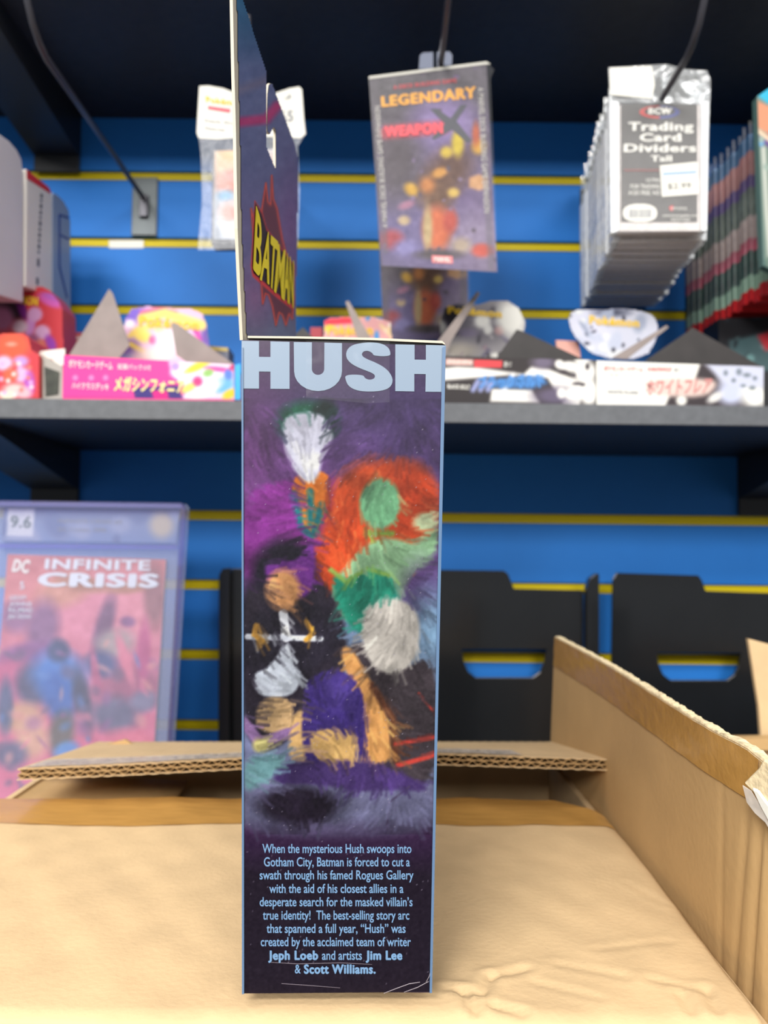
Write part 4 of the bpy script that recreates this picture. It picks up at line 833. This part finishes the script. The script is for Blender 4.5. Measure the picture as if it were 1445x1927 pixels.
for a_ in [(425, 310, 26, 34, (222, 170, 120)), (440, 290, 30, 14, (236, 186, 120)), (432, 350, 24, 24, (214, 120, 90)), (425, 368, 16, 10, (90, 160, 200)), (438, 330, 20, 10, (196, 120, 100)), (425, 410, 14, 22, (250, 250, 252)), (432, 400, 18, 18, (206, 140, 120)), (500, 330, 40, 40, (210, 160, 130))]:
    x, y, rx, ry, c_ = a_; pa.ell(x, y, rx, ry, c_, .5)
extrude('sleeve_block', [PP(*p, -.004) for p in ((398, 278), (556, 276), (554, 456), (396, 456))], (0, .018, 0), mat('card_block', col(60, 58, 62), .5), pou)
pa.build('insert_print', Plane((0, PY_ + .0036, 0), (0, 1, 0)), PR, pou, .0)
BAG = clear_mat('clear_bag_film', (.97, .98, 1), .10, .15, .12, .5, 40, (.95, .97, 1))
plate('bag_film', [[(374, 258), (572, 256), (560, 275), (564, 360), (560, 462), (400, 470), (372, 470), (380, 380), (378, 290)]], Plane((0, PY_ + .0005, 0), (0, 1, 0)), .0003, BAG, pou)

# ------------------------------------------------------------------ shrink-wrapped game boxes
def game_box(q, y, label, sc=1.0):
    P_ = YP(y); pts = [P_(*p) for p in q]; t = thing('game_box', (pts[2] + pts[3]) / 2, label, 'box', 'shrink-wrapped game boxes on the middle peg')
    extrude('shell', pts, (0, .036, .0135), mat('dark_plum_card', col(70, 62, 80), .35), t, bevel=.001)
    Ux = lambda u, v: quadmap(q, u, 1 - v)
    A_ = Art(q, 2.0 if sc == 1 else 2.4, (92, 84, 98)); h = q[3][1] - q[0][1]; kx = (q[1][0] - q[0][0])
    def e(u, v, ru, rv, c_, soft=.35, rot=0): x, y_ = Ux(u, v); A_.ell(x, y_, ru * kx, rv * h, c_, soft, rot)
    e(.35, .1, .6, .12, (96, 92, 98), .6); e(.7, .75, .5, .4, (112, 92, 138), .7); e(.25, .85, .4, .2, (112, 100, 150), .6); e(.55, .35, .25, .2, (116, 100, 146), .6); e(.2, .45, .2, .2, (84, 74, 84), .6); e(.85, .85, .3, .14, (150, 134, 166), .6)
    e(.64, .27, .24, .11, (150, 128, 184), .6); A_.line([Ux(.11, .30), Ux(.6, .295)], 26, (214, 76, 92), 5, .75); e(.62, .52, .16, .14, (96, 60, 46), .5, 40); e(.5, .62, .14, .1, (110, 72, 44), .5, -30); e(.72, .38, .05, .07, (222, 196, 50), .4); e(.62, .42, .05, .03, (220, 190, 60), .4); e(.9, .4, .06, .04, (224, 170, 50), .4, 20); e(.88, .34, .03, .06, (196, 90, 50), .5); e(.55, .52, .07, .025, (214, 150, 60), .4, -20); e(.66, .62, .05, .025, (226, 190, 90), .4); e(.3, .6, .05, .04, (220, 170, 50), .4, -50); e(.44, .58, .06, .04, (206, 130, 60), .5)
    e(.5, .8, .12, .12, (216, 104, 54), .3); e(.42, .8, .04, .12, (196, 170, 120), .4); e(.62, .76, .06, .06, (196, 70, 52), .4); e(.25, .68, .07, .02, (176, 120, 150), .4, -20); e(.1, .86, .1, .05, (176, 62, 76), .4); e(.22, .9, .1, .04, (140, 132, 190), .5); e(.88, .9, .09, .035, (216, 84, 66), .35); e(.7, .88, .08, .04, (190, 170, 150), .5); e(.22, .76, .05, .025, (206, 180, 140), .4); e(.5, .93, .18, .025, (70, 60, 66), .5)
    x, y_ = Ux(.88, .57); A_.poly([(x - 17, y_ - 8), (x, y_ - 14), (x + 18, y_ - 10), (x + 18, y_ + 12), (x, y_ + 16), (x - 18, y_ + 10)], (214, 160, 110), 3)
    A_.blobs(30, [(120, 100, 140), (86, 70, 90), (140, 120, 156)], 2, 6); A_.noise(6, 8)
    A_.line([Ux(.04, .05), Ux(.04, .92)], 12, (104, 98, 106), 3, .5); A_.line([Ux(.95, .05), Ux(.95, .98)], 12, (104, 98, 110), 3, .5)
    A_.build('front_print', P_, PR, t, .0005, gain=.72)
    fq = lambda u0, v0, u1, v1: [Ux(u0, v0), Ux(u1, v0), Ux(u1, v1), Ux(u0, v1)]
    if sc == 1:
        lettering([('LEGENDARY', fq(.09, .112, .90, .165), .06)], P_, mat('amber_ink', col(226, 160, 48), .4), t, 'title_lettering', .0009, 3)
        lettering([('A DECK BUILDING GAME', fq(.2, .062, .74, .082), .03)], P_, mat('dull_red_ink', col(196, 66, 74), .5), t, 'lettering', .0009, 2)
        plate('letter_x', [[Ux(.50, .20), Ux(.56, .20), Ux(.67, .255), Ux(.76, .195), Ux(.82, .195), Ux(.72, .27), Ux(.84, .37), Ux(.80, .38), Ux(.68, .31), Ux(.52, .355), Ux(.50, .345), Ux(.62, .28)]], P_, -.0008, mat('graphite_ink', col(56, 58, 68), .4), t)
        lettering([('WEAPON', fq(.10, .272, .60, .325), .07)], P_, mat('coral_ink', col(232, 70, 84), .4), t, 'title_lettering', .0012, 3)
        plate('red_logo_patch', [fq(.44, .935, .62, .972)], P_, -.0008, mat('soft_logo_red', col(222, 120, 124), .5), t)
        lettering([('MARVEL', fq(.46, .943, .60, .965), .03)], P_, TXTW, t, 'lettering', .0011, 2)
        SPN = mat('faded_white_ink', col(188, 184, 180), .5)
        L_ = lambda u: [Ux(u, .82), Ux(u, .14), Ux(u + .045, .14), Ux(u + .045, .82)]
        lettering([('A MARVEL DECK BUILDING GAME EXPANSION', [Ux(.03, .80), Ux(.03, .16), Ux(.075, .16), Ux(.075, .80)], .01), ('A MARVEL DECK BUILDING GAME EXPANSION', [Ux(.965, .12), Ux(.965, .72), Ux(.915, .72), Ux(.915, .12)], .01)], P_, SPN, t, 'spine_lettering', .0009, 2)
        plate('top_edge', [[q[0], q[1], (q[1][0] + 8, q[1][1] + 5), (q[1][0], q[1][1] + 5), (q[0][0], q[0][1] + 5)]], P_, -.001, mat('shiny_film_edge', col(200, 198, 188), .25), t)
        plate('hang_tab', [[(788, 130), (790, 104), (796, 99), (815, 98), (815, 128)], [(822, 126), (822, 98), (846, 97), (851, 104), (850, 122)]], Plane((0, y + .002, 0), (0, 1, 0)), .0005, clear_mat('clear_tab', (.75, .78, .88), .45, .1, .4, 0, 10, (.3, .33, .42)), t)
    ex = [(q[0][0] - 1, q[0][1] - 1), (q[1][0], q[1][1] - 1), (q[1][0] + 15, q[1][1] + 14), (q[1][0] + 8, q[1][1] + 30), (q[2][0] + 2, q[2][1] + 1), (q[3][0] - 1, q[3][1] + 1)]
    plate('shrink_film', [ex], Plane((0, y - .0022, 0), (0, 1, 0)), .0002, clear_mat('shrink_film', (1, 1, 1), .02, .2, .05, .4, 25, (.8, .8, .82)), t)
    return t
game_box([(694, 145), (915, 117), (935, 512), (718, 500)], .66, 'front dark game box with amber title lettering on the middle peg, tilted')
game_box([(708, 350), (876, 335), (882, 640), (722, 640)], .80, 'second dark game box hanging lower behind the front one', .8)

# ------------------------------------------------------------------ divider packs on the right peg
BAG2 = clear_mat('clear_header_film', (.98, .99, 1), .2, .1, .35, 1.0, 30, (.9, .92, .93))
BAGS = clear_mat('folded_film_edge', (1, 1, 1), .85, .15, .15, .5, 60, (.95, .98, 1))
def pack(y, label, detail):
    P_ = YP(.67); cx = P_(1240, 430)
    t = thing('divider_pack', (cx.x, .67, cx.z), label, 'pack', 'divider packs on the right peg')
    extrude('divider_block', [P_(*p, -.001) for p in ((1166, 196), (1318, 196), (1318, 434), (1166, 434))], (0, .0105, 0), mat('pale_grey_dividers', col(226, 218, 214), .5, noise=.15, nscale=300, stretch=(1, 12, 1)), t)
    plate('insert_card', [R(1168, 195, 1312, 418)], Plane((0, .6706, 0), (0, 1, 0)), .0003, mat('charcoal_insert', col(66, 62, 60), .35, noise=.1, nscale=80), t)
    I_ = Plane((0, .6703, 0), (0, 1, 0))
    plate('bag_film', [[(1146, 186), (1336, 184), (1334, 240), (1330, 300), (1330, 432), (1150, 440), (1146, 300)]], Plane((0, .6690, 0), (0, 1, 0)), .0002, clear_mat('pack_film', (1, 1, 1), .05, .15, .06, .4, 25, (.85, .86, .88)), t)
    extrude('bag_side', [P_(*p) for p in ((1148, 190), (1164, 192), (1164, 434), (1150, 438))], (0, .011, 0), BAGS, t)
    extrude('bag_side', [P_(*p) for p in ((1320, 192), (1334, 190), (1330, 434), (1320, 434))], (0, .011, 0), BAGS, t)
    plate('header_film', [[(1145, 127), (1232, 122), (1255, 121), (1290, 130), (1330, 133), (1337, 150), (1336, 194), (1147, 192)]], Plane((0, .6705, 0), (0, 1, 0)), .0004, BAG2, t)
    if detail:
        plate('white_header_label', [[(1147, 128), (1226, 124), (1232, 160), (1226, 186), (1148, 178)]], Plane((0, .6698, 0), (0, 1, 0)), .0003, WHITEC, t)
        lettering([('Trading', [(1182, 230), (1304, 230), (1305, 246), (1181, 246)], .04), ('Card', [(1204, 251), (1281, 251), (1282, 266), (1203, 266)], .045), ('Dividers', [(1174, 271), (1310, 271), (1310, 286), (1173, 286)], .04), ('Tall', [(1224, 293), (1264, 293), (1264, 304), (1224, 304)], .04)], I_, TXTW, t, 'title_lettering', .0004, 3)
        ov = [(1241 + 38 * math.cos(a_), 211 + 12 * math.sin(a_)) for a_ in [i * math.pi / 16 for i in range(32)]]
        ovl = [p for p in ov if p[0] <= 1243]; ovr = [p for p in ov if p[0] > 1238]
        ovl.sort(key=lambda p: math.atan2(p[1] - 211, p[0] - 1241) % (2 * math.pi)); ovr.sort(key=lambda p: math.atan2(p[1] - 211, p[0] - 1241))
        plate('logo_oval', [ovl], I_, -.0001, mat('logo_red', col(200, 60, 56), .4), t); plate('logo_oval', [ovr], I_, -.0001, mat('logo_blue', col(66, 74, 150), .4), t)
        ov2 = [(1241 + 29 * math.cos(a_), 210 + 9 * math.sin(a_)) for a_ in [i * math.pi / 16 for i in range(32)]]; plate('logo_oval', [ov2], I_, -.0003, MATS['charcoal_insert'], t)
        lettering([('BCW', [(1220, 204), (1264, 204), (1263, 215), (1219, 215)], .06)], I_, TXTW, t, 'logo_lettering', .0007, 3)
        lettering([('ULTRA', [(1215, 336), (1241, 336), (1241, 342), (1215, 342)], .01), ('FOR TRADING', [(1186, 347), (1241, 347), (1241, 355), (1186, 355)], .01), ('ACID FREE, NO', [(1182, 359), (1241, 359), (1241, 367), (1182, 367)], .01), ('BCW SUPPLIES', [(1262, 390), (1292, 390), (1292, 395), (1262, 395)], .01), ('www.bcwsupplies.com', [(1246, 403), (1312, 403), (1312, 408), (1246, 408)], .01), ('MADE IN CHINA', [(1262, 411), (1298, 411), (1298, 416), (1262, 416)], .01)], I_, TXTW, t, 'small_lettering', .0004, 2)
        plate('red_rule', [R(1174, 319, 1240, 322)], I_, -.0002, mat('dark_red_ink', col(140, 74, 72), .5), t)
        plate('red_dot', [[(1259, 390), (1266, 386), (1266, 397), (1261, 396)]], I_, -.0003, TXTR, t)
        bc = plate('barcode_label', [chaikin(R(1172, 384, 1236, 418), 2)], I_, -.0002, WHITEC, t)
        for i in range(13): plate('bar', [R(1184 + i * 3.3, 394, 1184 + i * 3.3 + random.choice([1, 1.6, 2]), 410)], I_, -.0004, TXTG, bc)
        ps = plate('price_sticker', [[(1241, 312), (1311, 305), (1314, 366), (1245, 371)]], I_, -.0007, WHITEC, t)
        lettering([('$2.99', [(1256, 345), (1300, 343), (1300, 354), (1256, 356)], .0)], Plane((0, .6696, 0), (0, 1, 0)), mat('pale_ink', col(120, 118, 112), .5), ps, 'lettering', .0004, 3)
        plate('blue_rule', [[(1247, 325), (1310, 321), (1310, 326), (1247, 330)]], Plane((0, .6696, 0), (0, 1, 0)), -.0003, mat('pale_blue_rule', col(150, 186, 220), .5), ps)
    return t
fp = pack(.67, 'frontmost clear pack of trading card dividers with black insert and white price sticker', True)
pb = pack(.67, 'clear divider pack hanging behind the frontmost pack, grey bottom edge showing', False)
b0 = Vector(pb.location)
for i in range(1, 15):
    f_ = i / 15; loc = b0 + Vector((.024 * f_ + random.uniform(-.0015, .0015) + .004, i * .0142, -.002 + random.uniform(-.002, .002)))
    if i == 1: pb.location = loc
    else: o_ = dup(pb, loc)

# ------------------------------------------------------------------ bright card packs at the right edge
XR = .352
def card_pack():
    XPp = Plane((XR, 0, 0), (1, 0, 0)); y0 = .70; zt0 = EZ + .416; zb0 = EZ + .240; t = thing('blister_pack', (XR + .05, y0, zb0), 'bright printed card pack in the row hanging at the right edge, red at the foot', 'pack', 'bright card packs on the right edge peg')
    FPl = Plane((0, y0, 0), (0, 1, 0)); TH = .0085
    def band(name, z0, z1, cl_): box(name, (XR, y0, z0), (XR + .1, y0 + TH, z1), cl_, t)
    k = [('red_foot', 0, .012, mat('pack_red', col(206, 40, 44), .4)), ('mint_band', .012, .026, mat('pack_mint', col(150, 186, 160), .4)), ('green_band', .026, .050, mat('pack_green', col(56, 84, 76), .4, noise=.5, nscale=90)),
         ('rose_band', .050, .062, mat('pack_rose', col(190, 90, 110), .4, noise=.3, nscale=90)), ('pale_band', .062, .084, mat('pack_pale', col(196, 176, 170), .4, noise=.3, nscale=90)),
         ('sage_band', .084, .112, mat('pack_sage', col(112, 124, 112), .4, noise=.4, nscale=90)), ('violet_band', .112, .124, mat('pack_violet', col(92, 66, 130), .4, noise=.3, nscale=90)), ('salmon_band', .124, .148, mat('pack_salmon', col(186, 128, 124), .4, noise=.3, nscale=90)), ('sky_band', .148, .164, mat('pack_sky', col(70, 116, 160), .4, noise=.3, nscale=90))]
    for nm, a_, b_, m in k: band(nm, zb0 + a_, zb0 + b_, m)
    mesh('film_edge', [(XR - .0008, y0 - .001, zb0 + .012), (XR + .002, y0 - .001, zb0 + .012), (XR + .002, y0 - .001, zt0), (XR - .0008, y0 - .001, zt0)], [(0, 1, 2, 3)], BAG, t)
    box('hang_tab', (.405 - .012, y0 + .001, zt0), (.405 + .012, y0 + .002, EZ + .405 + .022 + .004), WHITEC, t)
    return t
cp = card_pack(); c0 = Vector(cp.location)
for i in range(0, 16):
    loc = c0 + Vector((random.uniform(-.001, .001) - .012 * (i / 15) ** 2, i * .0118 + .008, random.uniform(-.002, .002)))
    if i == 0: cp.location = loc
    else: dup(cp, loc)
fpk = thing('blister_pack', (XR + .05, .694, EZ + .25), 'nearest card pack at the right edge with cyan and orange print', 'pack')
FQ = YP(.692)
extrude('shell', [FQ(*p) for p in ((1424, 182), (1560, 90), (1560, 560), (1436, 500))], (0, .009, 0), mat('teal_card', col(86, 120, 116), .4), fpk)
fr = Art([(1424, 182), (1500, 130), (1500, 520), (1438, 500)], 2.2, (110, 130, 120)); fr.poly([(1424, 180), (1500, 120), (1500, 230), (1450, 200)], (50, 180, 216), 3); fr.poly([(1425, 190), (1450, 202), (1500, 235), (1500, 300), (1470, 270), (1425, 240)], (222, 146, 112), 4); fr.line([(1424, 245), (1445, 262), (1500, 300)], 8, (236, 206, 176), 3); fr.line([(1418, 255), (1440, 268), (1480, 300)], 7, (96, 66, 140), 3); fr.line([(1436, 280), (1442, 400), (1448, 480)], 8, (196, 200, 190), 3); fr.blobs(26, [(80, 110, 100), (150, 170, 160), (110, 160, 200), (190, 130, 120)], 4, 12)
fr.build('front_print', FQ, PR, fpk, .0004)
box('hang_tab', (.393, .695, EZ + .40), (.417, .696, EZ + .432), WHITEC, fpk)
print('objects', len(bpy.data.objects))
# dark printed box low at the right edge, behind the white display box
kb = thing('printed_box', YP(.79)(1410, 700), 'black box with teal and red print low at the right edge, under the hanging packs', 'box')
pts = [YP(.79)(*p) for p in ((1352, 600), (1520, 592), (1520, 740), (1352, 740))]
for p in pts[2:]: p.z = zl_t + .0003
extrude('shell', pts, (0, .04, 0), mat('near_black_card', col(30, 30, 34), .4), kb)
ka = Art([(1353, 602), (1500, 595), (1500, 700), (1353, 700)], 3, (30, 30, 36)); ka.poly([(1372, 640), (1500, 612), (1500, 700), (1372, 700)], (70, 96, 100), 5); ka.blobs(16, [(40, 50, 56), (110, 150, 150), (60, 110, 130)], 5, 14); ka.poly([(1425, 632), (1500, 600), (1500, 650), (1440, 660)], (190, 40, 52), 4); ka.poly([(1353, 602), (1500, 595), (1500, 606), (1400, 634), (1353, 640)], (28, 28, 32), 4)
ka.build('front_print', YP(.79), PR, kb, .0005)
yb_ = thing('small_box', YP(.80)(412, 700), 'small grey box with a pale yellow band, right behind the pink display box', 'box')
pts = [YP(.80)(*p) for p in ((392, 650), (430, 654), (428, 740), (392, 740))]
for p in pts[2:]: p.z = zl_t + .0003
extrude('shell', pts, (0, .03, 0), mat('slate_grey_card', col(120, 124, 140), .5), yb_)
plate('yellow_band', [[(396, 652), (428, 655), (428, 661), (394, 659)]], YP(.80), -.0004, mat('pale_yellow_band', col(222, 200, 110), .5), yb_)
